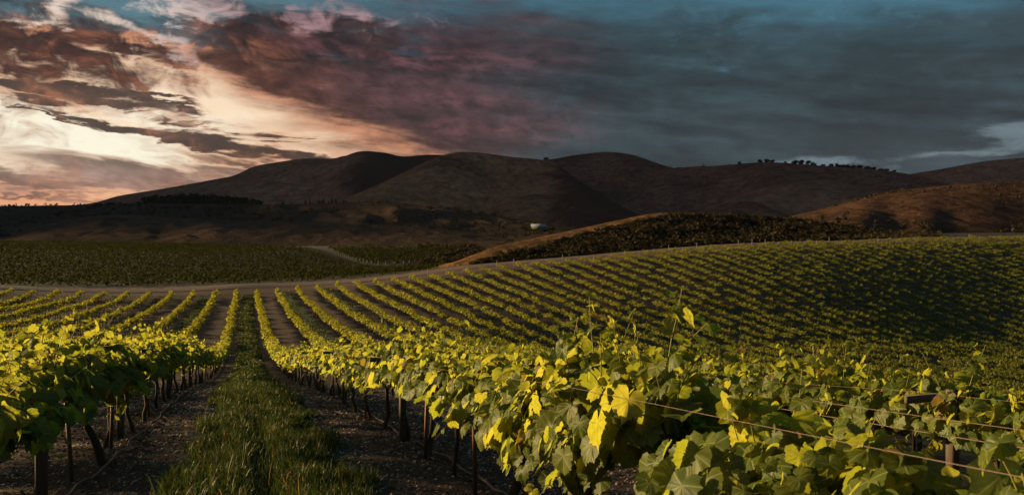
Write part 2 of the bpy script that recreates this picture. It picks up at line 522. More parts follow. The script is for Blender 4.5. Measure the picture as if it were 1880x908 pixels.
hill([(-500, 380, 1500), (0, 380, 1500), (150, 375, 1500), (220, 359, 1500), (300, 346, 1480), (400, 328, 1450), (432, 321, 1430), (465, 306, 1420), (500, 299, 1420), (560, 291, 1420), (610, 291, 1420), (640, 286, 1420), (700, 300, 1420), (760, 320, 1420)],
     650, 700, -5, M['hill_far'], 'farthest left slope of the hill range, rising from the glowing horizon', 11, gully=.16)
hill([(150, 420, 900), (240, 378, 960), (330, 366, 1000), (400, 350, 1040), (450, 343, 1060), (520, 324, 1100), (565, 311, 1120), (620, 292, 1150), (660, 278, 1160), (705, 280, 1160), (740, 287, 1150), (790, 284, 1150), (840, 290, 1150), (900, 330, 1150)],
     520, 600, -3, M['hill_far'], 'rounded left peak of the dark hill range with a long lit spur', 12, gully=.15, brush=lambda px, t: .34 + .55 * max(0, min(1, (px - 600) / 110)))  # extra brush on the right side stands in for its shade
hill([(560, 400, 720), (630, 366, 780), (700, 336, 850), (740, 317, 880), (790, 293, 910), (835, 280, 930), (880, 280, 930), (940, 288, 930), (985, 292, 920), (1020, 300, 900), (1050, 322, 860), (1090, 348, 820), (1130, 372, 780), (1170, 392, 740), (1230, 415, 700)],
     430, 520, -2, M['hill_lit_streak'], 'broad middle peak of the hill range with a streaked brown face', 13, gully=.14, brush=lambda px, t: .38 + .5 * max(0, min(1, (px - 1000) / 130)))  # right flank gets more brush, colouring in its shadow side
hill([(760, 420, 1250), (820, 375, 1250), (880, 335, 1250), (960, 300, 1250), (1020, 291, 1250), (1060, 284, 1250), (1115, 279, 1250), (1160, 284, 1240), (1200, 297, 1230), (1240, 309, 1220), (1300, 320, 1200), (1400, 335, 1200)],
     560, 600, -2, M['hill_shaded'], 'smooth domed peak right of the middle of the range', 14, gully=.14)
hill([(960, 440, 1040), (1020, 412, 1045), (1080, 380, 1050), (1160, 340, 1060), (1200, 318, 1060), (1240, 308, 1060), (1320, 304, 1050), (1380, 299, 1040), (1420, 298, 1030), (1470, 301, 1020), (1520, 305, 1010), (1580, 309, 1000), (1640, 315, 980), (1700, 326, 950), (1760, 345, 900)],
     480, 520, -2, M['hill_shaded'], 'long dark ridge topped by a line of trees', 15, gully=.15)
hill([(1180, 440, 620), (1240, 410, 640), (1300, 384, 680), (1350, 362, 720), (1400, 345, 750), (1450, 335, 770), (1500, 331, 780), (1560, 338, 760), (1620, 350, 730), (1700, 375, 680)],
     330, 260, -2, M['hill_far'], 'low dark spur below the tree topped ridge', 16, gully=.12)
hill([(1300, 385, 1350), (1400, 360, 1350), (1500, 343, 1350), (1580, 332, 1350), (1660, 321, 1350), (1740, 308, 1350), (1800, 297, 1350), (1860, 291, 1350), (1920, 290, 1350), (2050, 300, 1350), (2200, 330, 1350)],
     520, 600, -2, M['hill_far'], 'reddish brown hill at the far right end of the range', 17, gully=.12)
hill([(1340, 420, 400), (1400, 408, 410), (1450, 397, 420), (1500, 386, 430), (1560, 370, 440), (1640, 352, 450), (1720, 342, 455), (1800, 336, 455), (1880, 335, 455), (1980, 338, 450), (2100, 350, 440), (2300, 380, 430)],
     190, 240, None, M['hill_gold'], 'golden grass hillside with dark scrub patches on the right', 18, gully=.03, shape=1.1,
     brush=lambda px, t: .20 + .5 * max(0, min(1, (px - 1560) / 300)) * (1 - .5 * t) + .35 * max(0, .35 - t))
hill([(-700, 384, 560), (-200, 381, 560), (0, 378, 560), (150, 376, 560), (260, 373, 555), (400, 374, 550), (520, 375, 545), (640, 371, 540), (710, 370, 535), (780, 378, 520), (900, 394, 500), (1000, 410, 470), (1060, 420, 450), (1140, 440, 430)],
     190, 300, 0, M['hill_low'], 'low brushy hill below the range, dark across the left', 19, gully=.12, brush=lambda px, t: .62)
hill([(-700, 470, 420), (-150, 450, 420), (0, 436, 420), (60, 419, 420), (110, 407, 420), (170, 397, 420), (240, 395, 420), (330, 400, 418), (450, 404, 415), (600, 409, 410), (760, 416, 400), (880, 428, 390), (960, 441, 370), (1020, 452, 350)],
     95, 160, None, M['hill_low'], 'gentle hill with a pale grassy crest behind the valley vineyard', 20, gully=.08, shape=1.0,
     brush=lambda px, t: .62 - .5 * math.exp(-((px - 170) / 170) ** 2) * max(0, (t - .45) / .55))


def road_foot(px):
    a = bearing(px); Y = 150.5
    return Y * (CT + ST * math.tan(a))


def gold_from(px):
    return float(np.interp(px, [800, 868, 950, 1050, 1200, 1260, 1400, 1480, 1600, 1800], [-1, .25, .50, .74, .86, .955, .975, .94, .90, .9]))


KC = [(790, 497, 160), (830, 484, 163), (870, 467, 170), (920, 450, 178), (1000, 433, 190), (1080, 416, 202), (1140, 403, 212), (1200, 392, 222), (1260, 391, 228), (1350, 395, 234), (1450, 402, 240), (1560, 414, 240), (1650, 426, 236), (1720, 434, 232), (1800, 441, 232)]
hill(KC, 50, 60, None, M['hill_brush'], 'scrub covered knoll beside the road with a golden grassy left edge', 21, gully=.06, n=300, nt_=60, shape=1.15, foot=road_foot,
     brush=lambda px, t: (-.6 if t > gold_from(px) else .95))

# unseen blocker added at the left, keeping low sun off the far range
sv = np.array([math.sin(SUN_AZ), math.cos(SUN_AZ)]); qv = np.array([math.cos(SUN_AZ), -math.sin(SUN_AZ)])
tt_, qq = np.meshgrid(np.linspace(-1, 1, 60), np.linspace(150, 1950, 120), indexing='ij')
aa = 1.62 * qq + 420 + tt_ * (140 + .26 * np.minimum(qq, 1400))
hq = np.interp(qq, [150, 236, 290, 330, 347, 365, 450, 500, 520, 575, 850, 1080, 1207, 1541, 1720, 1950], [0, 20, 115, 165, 165, 168, 196, 244, 262, 390, 545, 700, 800, 900, 840, 0])
zz_ = hq * np.cos(tt_ * math.pi / 2) ** 1.2 * (1 + .14 * (fbm(aa / 260, qq / 260, 5, 40) - .5) + .5 * np.abs(tt_) * (fbm(aa / 120, qq / 120, 5, 41) - .5)) - 10
vv = np.stack([aa * sv[0] + qq * qv[0], aa * sv[1] + qq * qv[1], zz_], -1).reshape(-1, 3)
i, j = np.meshgrid(np.arange(59), np.arange(119), indexing='ij')
ff = np.stack([i * 120 + j, i * 120 + j + 1, (i + 1) * 120 + j + 1, (i + 1) * 120 + j], -1).reshape(-1, 4)
tag(mesh_obj('sun_blocker', build_mesh('sun_blocker', vv, [ff], M['hill_far'], smooth=True, attr={'brush': np.full(len(vv), .5)})), 'unseen ridge added left of the view to shade the far range', 'sun_blocker', kind='structure')

# ---------------------------------------------------------------- sky
def dirsky(nt):
    tc = nt.node('ShaderNodeTexCoord')
    v = S(nt, tc.outputs['Generated'])
    x, y, z = nt.sep(v)
    az = nt.math('ARCTAN2', x, y) * (180 / math.pi)
    el = nt.math('ARCSINE', z) * (180 / math.pi)
    return x, y, z, az, el


def azel(px, py):
    dx, dy = (px - CX) / F, (CY - py) / F
    return math.degrees(math.atan(dx) + YAW), math.degrees(math.atan(dy / math.hypot(1, dx)))


world = bpy.data.worlds.new('World'); scene.world = world
world.use_nodes = True
wt = world.node_tree; wt.nodes.clear()
nt = NT(wt)
x, y, z, az, el = dirsky(nt)
zz = z.max(0.0) + .10
flat = nt.vec(x / zz, y / zz, 0.0)                     # cloud layer seen in perspective
# streaks drift towards the right and down
W1 = nt.noise(flat, 1.1, 5, .58, .3)
W2 = nt.noise(flat, 2.9, 6, .62, .5)
aev = nt.vec(az * .06, el * .16, 0.0)
N1 = nt.noise(aev, 1.6, 3, .58, .35)
N2 = nt.noise(nt.vec(az * .05 + 7.0, el * .30, 3.0), 2.4, 4, .62, .6)
N3 = nt.noise(nt.vec(az * .22 + 3.0, el * .5, 1.0), 2.0, 5, .65, .4)
wa = az + (N1 - .5) * 9.0 + (N3 - .5) * 2.2
we = el + (N2 - .5) * 3.4 + (N3 - .5) * 1.3


WV, AV_ = nt.vec(wa, we, 0.0), nt.vec(az, el, 0.0)


def blob(px, py, rx, ry, rot=0.0, p=1.0, A=None, E=None, ae=None):
    """Soft elliptic patch of sky about a bearing; radii in degrees."""
    a0, e0 = ae or azel(px, py)
    mp = nt.node('ShaderNodeMapping', vector_type='TEXTURE')
    nt.put(mp.inputs['Vector'], WV if A is None else AV_)
    k = 1.75 if p < 1.2 else 1.85
    mp.inputs['Location'].default_value = (a0, e0, 0); mp.inputs['Rotation'].default_value = (0, 0, R(rot)); mp.inputs['Scale'].default_value = (rx * k, ry * k, 1)
    g = nt.node('ShaderNodeTexGradient', gradient_type='SPHERICAL')
    nt.t.links.new(mp.outputs[0], g.inputs[0])
    return S(nt, g.outputs['Fac'])


# clear sky behind the clouds: physical sky (cool) plus the sunset glow low on the left
sky = nt.node('ShaderNodeTexSky', sky_type='NISHITA', sun_disc=False)
sky.sun_elevation = SUN_EL; sky.sun_rotation = SUN_AZ
sky.air_density = 1.6; sky.dust_density = 2.0; sky.ozone_density = 3.0
SK = S(nt, sky.outputs[0])
def vmul(a, k):
    n = nt.node('ShaderNodeVectorMath', operation='SCALE'); nt.put(n.inputs[0], a); nt.put(n.inputs['Scale'], k); return S(nt, n.outputs[0])
def vadd(a, b):
    n = nt.node('ShaderNodeVectorMath', operation='ADD'); nt.put(n.inputs[0], a); nt.put(n.inputs[1], b); return S(nt, n.outputs[0])
def hx(r, g, b, k=1.0):
    f = lambda c: (c / 255 / 12.92 if c <= 10 else ((c / 255 + .055) / 1.055) ** 2.4) * k
    return (f(r), f(g), f(b))
def mx(*a):
    r = a[0]
    for b in a[1:]: r = r.max(b)
    return r

# long soft smears drawn out along the cloud deck, and a finer torn version
SN = nt.noise(nt.vec(az * .030 + el * .01, el * .24 + az * .030, 2.0), 1.7, 3, .5, .25)
SF = nt.noise(nt.vec(az * .055, el * .50 + az * .07, 9.0), 1.9, 5, .62, .5)
PF = nt.noise(nt.vec(az * .20, el * .26, 5.0), 2.1, 5, .60, .7)
sn = SN - .5; sf = SF - .5; pf = PF - .5
n3 = (N3 - .5); n2 = (N2 - .5); w2 = (W2 - .5)
# how strongly the hidden sun lights the air: brightest at the left edge just over the low cloud
g_ = (mx(blob(-20, 255, 22, 5.6, -4), blob(320, 190, 11, 4.2, -14), blob(560, 266, 7, 1.8, -8) * .75, blob(-40, 150, 13, 4) * .8) * 1.4).min(1.1) * nt.smooth(el + pf * 5.0, 14.6, 11.6)
far_ = nt.smooth(az, -2, 20)
clear = nt.mix(far_, nt.mix(nt.smooth(el, 5, 15), hx(176, 140, 122), hx(84, 120, 132)), nt.mix(nt.smooth(el, 3, 15), hx(84, 100, 110), hx(64, 110, 128)))
warm = nt.mix(nt.smooth(g_, .08, .5), hx(150, 96, 80), hx(226, 160, 124))
warm = nt.mix(nt.smooth(g_ + n3 * .35 + sf * .9, .55, 1.02), warm, hx(252, 224, 190))
warm = nt.mix(nt.smooth(g_ + sf * .6 + blob(40, 245, 10, 2.6, -6) * .25, 1.0, 1.3), warm, hx(255, 248, 224))
thin = nt.smooth(SF * .55 + PF * .45, .50, .68) * nt.smooth(g_, .98, .60)
warm = nt.mix(thin * .62, warm, nt.mix(nt.smooth(SN, .4, .62), hx(178, 118, 88), hx(150, 140, 142)))
low = blob(-60, 366, 20, 1.1, 0, 1.0, az, el)
warm = nt.mix(low * .9, warm, hx(228, 150, 104))
base = nt.mix(nt.smooth(g_ + low * .6, .03, .42), clear, warm)

# ---- cloud cover, patch by patch
deck = mx(blob(540, 122, 7.6, 2.3, -15, 1.7), blob(640, 75, 6.5, 1.6, -6, 1.5), blob(760, 170, 11, 4.2, -9, 1.6), blob(960, 150, 13, 4.6, -4, 1.6), blob(900, 245, 9, 2.4, -2, 1.6), blob(1220, 180, 14, 5.2, 0, 1.7),
          blob(1600, 190, 17, 5.0, 0, 2.0), blob(2000, 170, 16, 5.4, 0, 1.8), blob(1300, 265, 16, 3.4, 0, 1.8), blob(2300, 200, 16, 9, 0, 1.6))
deck = nt.smooth(deck + sf * .75 + sn * .6 + n3 * .10, .04, .70)
upl = mx(blob(20, 60, 7.0, 2.2, -8, 1.4), blob(110, 92, 6.5, 1.5, -12, 1.4), blob(250, 88, 3.6, .9, -10, 1.3) * .9, blob(60, 120, 4.5, 1.0, -5) * .8, blob(-200, 60, 9, 5))
upl = nt.smooth(upl + pf * 1.5 + sf * .7, .12, .74)
b_ = n3 * .35 + sf * 1.0 + pf * .25
bands = mx(blob(10, 148, 5.5, .62, -7, 1.5), blob(170, 166, 4.5, .50, -8, 1.4), blob(290, 180, 2.6, .26, -9, 1.3), blob(95, 185, 2.4, .34, 2, 1.4), blob(80, 214, 3.0, .20, -10, 1.3), blob(220, 232, 5.0, .42, -10, 1.5), blob(400, 258, 5.4, .62, -8, 1.5), blob(540, 276, 4.4, .50, -8, 1.4), blob(330, 212, 3.6, .36, -7) * .62, blob(450, 225, 4, .35, -6) * .45)
bands = nt.smooth(bands + b_ * .8, .24, .66)
lowc = mx(blob(470, 300, 7, .55, -6, 1.4) * .8, blob(480, 325, 8, .6, -2, 1.4) * .85, blob(230, 345, 9, .42, -2, 1.4) * .9, blob(420, 345, 8, .5, 0, 1.4) * .8, blob(110, 300, 6.0, .62, -6, 1.4) * .75, blob(220, 318, 8, .95, -5, 1.5), blob(40, 330, 8, .62, -2, 1.5), blob(330, 336, 7, .62, -4, 1.3), blob(60, 353, 7, .20, -2) * .8)
lowc = nt.smooth(lowc + b_ * .6, .18, .74) * .9
cov = mx(deck, upl, bands * .96, lowc)
hole = mx(blob(1740, 284, 3.6, .42, 4), blob(1830, 262, 2.4, .3, 8), blob(1500, 297, 3.4, .26, 3) * .9, blob(1860, 250, 2.6, .55, 8), blob(1260, 36, 6, 1.3, -4) * .55, blob(1640, 10, 9, 1.2, 0) * .5, blob(1320, 116, 2.5, .35, 4) * .55)
puff = nt.smooth(mx(blob(200, 30, 6, 1.0, -6), blob(330, 55, 4, .7, -10)) + pf * 1.6, .35, .75) * .55
cov = mx(cov, puff)
gap = blob(300, 12, 8, .9, -3) * .8
cov = (cov - nt.smooth(gap + pf * 1.1, .4, .8) * .8).clamp()
cov = (cov - nt.smooth(hole + sf * 1.6 + n3 * 1.5 + pf, .25, 1.15) * .62).clamp()

# ---- cloud colour: brown and orange near the glow, plum in between, slate teal to the right
tex = SN * .42 + SF * .36 + N3 * .22
slate = nt.mix(nt.smooth(tex * .8 + N1 * .2, .38, .63), hx(27, 40, 45), hx(54, 75, 82))
plum = nt.mix(nt.smooth(tex, .38, .66), hx(42, 34, 37), hx(84, 58, 62))
brown = nt.mix(nt.smooth(tex * .4 + PF * .6, .40, .66), hx(36, 23, 22), hx(96, 58, 45))
mauve = nt.mix(nt.smooth(tex, .38, .66), hx(92, 68, 66), hx(150, 116, 108))
cc = nt.mix(nt.smooth(wa, 14, 27), plum, slate)
cc = nt.mix(nt.smooth(wa, 12, 0), cc, brown)
cc = nt.mix(nt.smooth(we, 6.2, 4.4) * nt.smooth(az, 12, 2), cc, mauve)
rust = mx(blob(500, 165, 6.5, 1.3, -18), blob(90, 125, 6, .8, -8), blob(700, 235, 7, 1.4, -8) * .6)
cc = nt.mix(rust * nt.smooth(tex, .3, .65) * .5, cc, hx(112, 62, 44))
pink = mx(blob(760, 104, 7, .42, -2), blob(590, 84, 3.5, .5, -4) * .8, blob(820, 178, 6, .4, -3) * .6, blob(920, 235, 6, .8, 0) * .7)
cc = nt.mix(pink * nt.smooth(N3, .35, .65) * .7, cc, hx(132, 80, 86))
FB = nt.noise(nt.vec(az * .30 + el * .1, el * .62 + az * .05, 4.0), 2.0, 5, .62, .5)
cc = vmul(cc, (nt.smooth(FB, .30, .72) - .5) * (nt.smooth(az, 26, 6) * .6 + .25) + 1.0)
cc = nt.mix(nt.smooth(PF * .7 + FB * .3, .52, .70) * nt.smooth(az, 6, -4) * .55, cc, hx(176, 108, 74))
edge = (1.0 - nt.smooth(cov, .45, 1.0)) * nt.smooth(g_, .15, .6)
cc = nt.mix(edge * .6, cc, hx(206, 136, 98))
base = nt.mix(nt.smooth(hole, .15, .7) * nt.smooth(el, 12, 8), base, hx(122, 142, 150))
final = nt.mix(cov, base, cc)
wisps = mx(blob(560, 40, 3.5, .9, -6) * .8, blob(710, 38, 4, .7, 4) * .7, blob(135, 8, 1.8, 1.0, 20), blob(72, 33, 1.8, .42, -5), blob(360, 30, 3.0, .6, -6) * .9, blob(430, 22, 5, .8, -4) * .8, blob(260, 62, 4.5, .8, -18), blob(640, 26, 6, .9, -4) * .75, blob(520, 8, 3, .5) * .8)
final = nt.mix(nt.smooth(wisps + pf * 1.7 + n3 * .6, .42, 1.0) * .85, final, nt.mix(nt.smooth(az, -9, 2), hx(246, 222, 204), hx(176, 140, 146)))
# the physical sky supplies part of the light everywhere
sunglow = blob(0, 0, 17, 8.5, 0, 1.0, az, el, (-52.0, 13.0))          # sky round the sun, well left of the view
col = vadd(vadd(final, vmul(SK, 0.004)), vmul(nt.mix(1.0, hx(0, 0, 0), hx(255, 186, 138)), sunglow * 1.1))
below = nt.smooth(el, -1.0, -6.0)
col = nt.mix(below, col, hx(40, 34, 30))
EXPO = 1.5
bg = nt.node('ShaderNodeBackground'); nt.put(bg.inputs[0], col); bg.inputs[1].default_value = 2 ** -EXPO
wo = nt.node('ShaderNodeOutputWorld'); wt.links.new(bg.outputs[0], wo.inputs[0])
world.cycles.sampling_method = 'MANUAL'; world.cycles.sample_map_resolution = 512

sl = bpy.data.lights.new('sun', 'SUN'); sl.energy = 5.0; sl.color = (1.0, .72, .35); sl.angle = R(2.5)
so = bpy.data.objects.new('sun', sl); link(so)
sd = Vector((math.sin(SUN_AZ) * math.cos(SUN_EL), math.cos(SUN_AZ) * math.cos(SUN_EL), math.sin(SUN_EL)))
so.rotation_euler = sd.to_track_quat('Z', 'Y').to_euler()

# ---------------------------------------------------------------- grapevines
HALF = [(0, 1.0), (9, .90), (17, .84), (24, .82), (30, .80), (38, .86), (46, .92), (53, .95), (60, .91), (70, .87), (79, .83), (86, .81), (96, .84), (108, .86), (120, .83), (136, .79), (152, .72), (166, .52), (176, .16)]
OUT_A = np.radians(np.array([a for a, r in HALF] + [-a for a, r in reversed(HALF[1:])]))
OUT_R = np.array([r for a, r in HALF] + [r for a, r in reversed(HALF[1:])])
OUT_R = OUT_R * (1 + .035 * np.where(np.arange(len(OUT_R)) % 2 == 0, 1, -1))
MID_A = np.radians([0, 50, 108, 160, -160, -108, -50]); MID_R = np.array([1.0, .92, .78, .5, .5, .78, .92])


def leaf_shape(lod):
    """Vertices of a unit leaf in its own plane (tip along +y) and its faces."""
    if lod == 0:
        a, r = OUT_A, OUT_R
        n = len(a)
        ring = np.stack([np.sin(a) * r, np.cos(a) * r], -1)
        inner = ring * .5
        v = np.vstack([[[0, 0]], inner, ring])
        f3 = [(0, 1 + (i + 1) % n, 1 + i) for i in range(n)]
        f4 = [(1 + i, 1 + (i + 1) % n, 1 + n + (i + 1) % n, 1 + n + i) for i in range(n)]
        # quads split so that every face is a triangle
        f3 += [(q[0], q[1], q[2]) for q in f4] + [(q[0], q[2], q[3]) for q in f4]
    elif lod == 1:
        a, r = MID_A, MID_R
        n = len(a)
        v = np.vstack([[[0, 0]], np.stack([np.sin(a) * r, np.cos(a) * r], -1)])
        f3 = [(0, 1 + (i + 1) % n, 1 + i) for i in range(n)]
    else:
        v = np.array([(-.75, -.3), (0, -.55), (.75, -.1), (.35, .8), (-.45, .75)])
        f3 = [(0, 1, 2), (0, 2, 3), (0, 3, 4)]
    return v, np.array(f3)


LEAF = [leaf_shape(i) for i in range(3)]


def place_leaves(P, tipd, nrm, size, lod, curl):
    """P, tip direction, normal (n,3), size (n,) -> vertices, faces, uv."""
    v2, f3 = LEAF[lod]
    n, k = len(P), len(v2)
    nrm = nrm / (np.linalg.norm(nrm, axis=1)[:, None] + 1e-9)
    tipd = tipd - nrm * np.sum(tipd * nrm, 1)[:, None]
    tipd = tipd / (np.linalg.norm(tipd, axis=1)[:, None] + 1e-9)
    side = np.cross(tipd, nrm)
    r2 = (v2 ** 2).sum(1)
    ph = rng.uniform(0, 6.28, n)
    ang = np.arctan2(v2[:, 0], v2[:, 1])
    h = (np.abs(v2[:, 0])[None] * curl[:, :1] - r2[None] * curl[:, 1:2]
         + .035 * np.sqrt(r2)[None] * np.sin(ang[None] * 3 + ph[:, None]) + .05 * r2[None] * np.sin(ang[None] * 2 + ph[:, None] * 1.7))
    if lod < 2:
        rr_ = np.sqrt(r2)[None]
        h = h + rng.normal(0, .020 if lod == 0 else .05, (n, k)) * (rr_ > .3) - .16 * np.clip(v2[:, 1], 0, 1)[None] ** 2 * rng.random((n, 1))
        wx = 1 + rng.normal(0, .09, (n, 1)); wy = 1 + rng.normal(0, .09, (n, 1)); jr = 1 + rng.normal(0, .05, (n, k)) * (rr_ > .3)
    else:
        wx = wy = jr = np.ones((n, k))
    v = P[:, None] + size[:, None, None] * ((v2[None, :, 0] * wx * jr)[..., None] * side[:, None] + (v2[None, :, 1] * wy * jr)[..., None] * tipd[:, None] + h[..., None] * nrm[:, None])
    f = f3[None] + (np.arange(n) * k)[:, None, None]
    return v.reshape(-1, 3), f.reshape(-1, 3), np.tile(v2, (n, 1))


def shoots_and_leaves(rs, ns, fill, lod, leaf_r, half=.72, tall=1.0, zc=.70, drop=0.0):
    """Leaf positions of one vine's canopy. Row runs along y."""
    Ps, Ts, Ns, Sz, paths = [], [], [], [], []
    for s in range(ns):
        y0 = rs.uniform(-half, half); p = np.array([rs.normal(0, .03), y0, zc + rs.uniform(-.03, .05)])
        L = rs.uniform(.30, .62) * tall
        tilt = rs.normal(0, .62)
        upright = rs.random() < .22
        if upright: tilt *= .35; L *= 1.12
        d = np.array([math.sin(tilt), rs.normal(0, .25), math.cos(tilt)]); d /= np.linalg.norm(d)
        steps = 9
        pts = [p.copy()]
        for q in range(steps):
            d = d + np.array([0, 0, -.085 * abs(tilt) - .01]) + rs.normal(0, .07, 3)
            d /= np.linalg.norm(d)
            p = p + d * L / steps; pts.append(p.copy())
        pts = np.array(pts); paths.append(pts)
        m_ = int(L / .050)
        for q in range(m_):
            t = (q + rs.random()) / m_
            base = np.array([np.interp(t * steps, np.arange(steps + 1), pts[:, c]) for c in range(3)])
            a = rs.uniform(0, 6.283)
            pet = np.array([math.cos(a), math.sin(a), rs.uniform(-.1, .7)]) * rs.uniform(.03, .085)
            P = base + pet
            out_ = np.array([P[0] * 1.6, rs.normal(0, .35), .35 + .5 * rs.random()]) + pet * 5
            Ps.append(P); Ns.append(out_ + rs.normal(0, .38, 3)); Ts.append(np.array([pet[0] * 6, pet[1] * 6, -.5]) + rs.normal(0, .3, 3))
            Sz.append(leaf_r * (1.0 - .60 * max(0, t - .45) / .55) * rs.uniform(.58, 1.26))
    for s in range(fill):
        y0 = rs.uniform(-half, half); a = rs.uniform(-1.45, 1.45); rr = rs.uniform(.24, .46)
        P = np.array([math.sin(a) * rr, y0, zc + .06 + math.cos(a) * rr * .62 - .05 * abs(math.sin(a)) - drop * rs.random() * abs(math.sin(a))])
        Ps.append(P); Ns.append(np.array([math.sin(a) * 1.1, rs.normal(0, .4), .55]) + rs.normal(0, .4, 3)); Ts.append(np.array([math.sin(a) * .5, rs.normal(0, .5), -.9]))
        Sz.append(leaf_r * rs.uniform(.55, 1.32))
    Ps, Ts, Ns, Sz = map(np.array, (Ps, Ts, Ns, Sz))
    curl = np.stack([rs.normal(.18, .20, len(Ps)), rs.normal(.20, .18, len(Ps))], -1)
    return Ps, Ts, Ns, Sz, curl, paths


def trunk_geo(rs, seg=7, half=.72, zc=.70):
    g = Geo()
    lx, ly = rs.normal(0, .06), rs.normal(.08, .13)
    zs = np.linspace(-.12, zc - .02, 8); t = np.linspace(0, 1, 8)
    pts = np.stack([lx * (1 - t) + rs.normal(0, .012, 8) + .03 * np.sin(t * 4 + seg), ly * (1 - t) + rs.normal(0, .013, 8), zs], -1)
    rad = (.029 - .007 * t) * rs.uniform(.85, 1.25) * (1 + rs.normal(0, .10, 8)); rad[-1] *= 1.35; rad[0] *= 1.2
    g.tube(pts, rad, seg)
    for s in (-1, 1):
        tt = np.linspace(0, 1, 8)
        p = np.stack([rs.normal(0, .012, 8), s * tt * half, zc + .01 - .05 * (1 - tt) ** 3 + rs.normal(0, .010, 8) + .02 * np.sin(tt * 5)], -1)
        p[0] = pts[-1]
        g.tube(p, (.019 - .009 * tt) * (1 + rs.normal(0, .12, 8)), max(5, seg - 1))
    return g


def vine_meshes(seed, lod, ns, fill, leaf_r, tall=1.0, drop=0.0):
    rs = np.random.default_rng(seed)
    P, T, N, Sz, cu, paths = shoots_and_leaves(rs, ns, fill, lod, leaf_r, tall=tall, drop=drop)
    v, f, uv = place_leaves(P, T, N, Sz, lod, cu)
    g = Geo(); g.add(v, f, 0, uv)
    if lod <= 1:
        for pts in paths:
            g.tube(pts, np.linspace(.0045, .0018, len(pts)), 4 if lod else 5, 1, cap=False)
    fol = g.mesh('foliage', [M['leaf'], M['cane']], smooth=True)
    tr = trunk_geo(rs, 8 if lod == 0 else 5).mesh('trunk', [M['bark']], smooth=True)
    return tr, fol


NEAR = [vine_meshes(100 + i, 0, 28, 270, .074) for i in range(8)]
HANG = [vine_meshes(150 + i, 0, 30, 380, .080, tall=1.06, drop=.28) for i in range(3)]
LOW = [vine_meshes(170 + i, 0, 24, 300, .078, tall=.72, drop=.22) for i in range(2)]
MIDV = [vine_meshes(200 + i, 1, 25, 210, .078) for i in range(7)]
VSP = 1.45

# sort every vine place by how much of it the camera sees
def canopy_visible(X, Y):
    """Is the vine's top seen over the rows in front of it?"""
    d = Y * CT + X * ST
    if d < .8: return False
    u = (X * CT - Y * ST) / d
    if abs(u) > (.70 if d > 9 else .95): return False
    z = float(terrain(X, Y)) + 1.05
    target = z / d
    rows = ROWS_R if X > 0 else ROWS_L
    cr = [r for r in rows if abs(r) < abs(X) - .5]
    if not cr: return True
    k = np.array(cr) / X
    zx = terrain(k * X, k * Y) + 1.02
    return bool(target > (zx / (k * d)).max())


cand = []
for k, X in enumerate(ROWS_R + ROWS_L):
    n_ = int((ROW_END + 2) / VSP)
    off = (k * .37) % 1.0 * VSP
    for i in range(n_):
        Y = -2 + off + i * VSP
        if Y > ROW_END - .6: continue
        cand.append((k, X, Y))
cand_vis = [(k, X, Y, math.hypot(X, Y)) for k, X, Y in cand if math.hypot(X, Y) < 75 and canopy_visible(X, Y)]
cand_vis.sort(key=lambda c: c[3])
single = {(k, round(Y, 3)) for k, X, Y, d in cand_vis[:292]}
# unseen vines close to the camera that still shade what is seen
ORD = ['first', 'second', 'third', 'fourth', 'fifth', 'sixth', 'seventh', 'eighth', 'ninth', 'tenth', 'eleventh', 'twelfth', 'thirteenth', 'fourteenth', 'fifteenth', 'sixteenth', 'seventeenth', 'eighteenth', 'nineteenth']
TENS = ['', '', 'twent', 'thirt', 'fort', 'fift', 'sixt', 'sevent', 'eight', 'ninet']
def ordinal(n):
    if n < 20: return ORD[n - 1]
    t, o = divmod(n, 10)
    return TENS[t] + ('ieth' if o == 0 else 'y-' + ORD[o - 1])

count = {}
for k, X, Y in cand:
    if (k, round(Y, 3)) not in single: continue
    right = k < len(ROWS_R); rk = k if right else k - len(ROWS_R)
    count[k] = count.get(k, 0) + 1
    i = count[k]
    d = math.hypot(X, Y)
    if k == 0 and Y < 3: Y = .55 if Y < 1.5 else 2.06
    Z = float(terrain(X, Y))
    flip = (i + k) % 2
    root = empty('grapevine', (X + random.uniform(-.03, .03), Y, Z), math.pi * flip)
    sc = (random.uniform(.90, 1.10) if d > 7 else 1.0) * ((.60 if Y < 1.5 else .94 if Y < 3 else 1.09 if Y < 4.5 else .95) if k == 0 and Y < 6 else .88 if k == len(ROWS_R) and Y < 6.5 else 1.0)
    root.scale = (random.uniform(.92, 1.12), 1.0, sc)
    root.rotation_euler[0] = random.uniform(-.05, .05)
    tr, fol = (LOW[i % 2] if (k == 0 and Y < 3) else HANG[i % 3] if (k == 0 and Y < 5.0) else NEAR[(i * 3 + k * 5) % 8] if d < 13 else MIDV[(i * 3 + k * 2) % 7])
    mesh_obj('trunk', tr, root); mesh_obj('foliage', fol, root)
    side = 'right' if right else 'left'
    look = ('big-leaved' if right else 'golden-topped') if d < 10 else ('leafy' if d < 35 else 'small')
    rowname = f'{ORD[rk]} row'
    tag(root, f'{look} grapevine, {ordinal(i)} from the front in the {rowname} {side} of the grass lane', 'grapevine', 'grapevines in the sloping foreground rows')

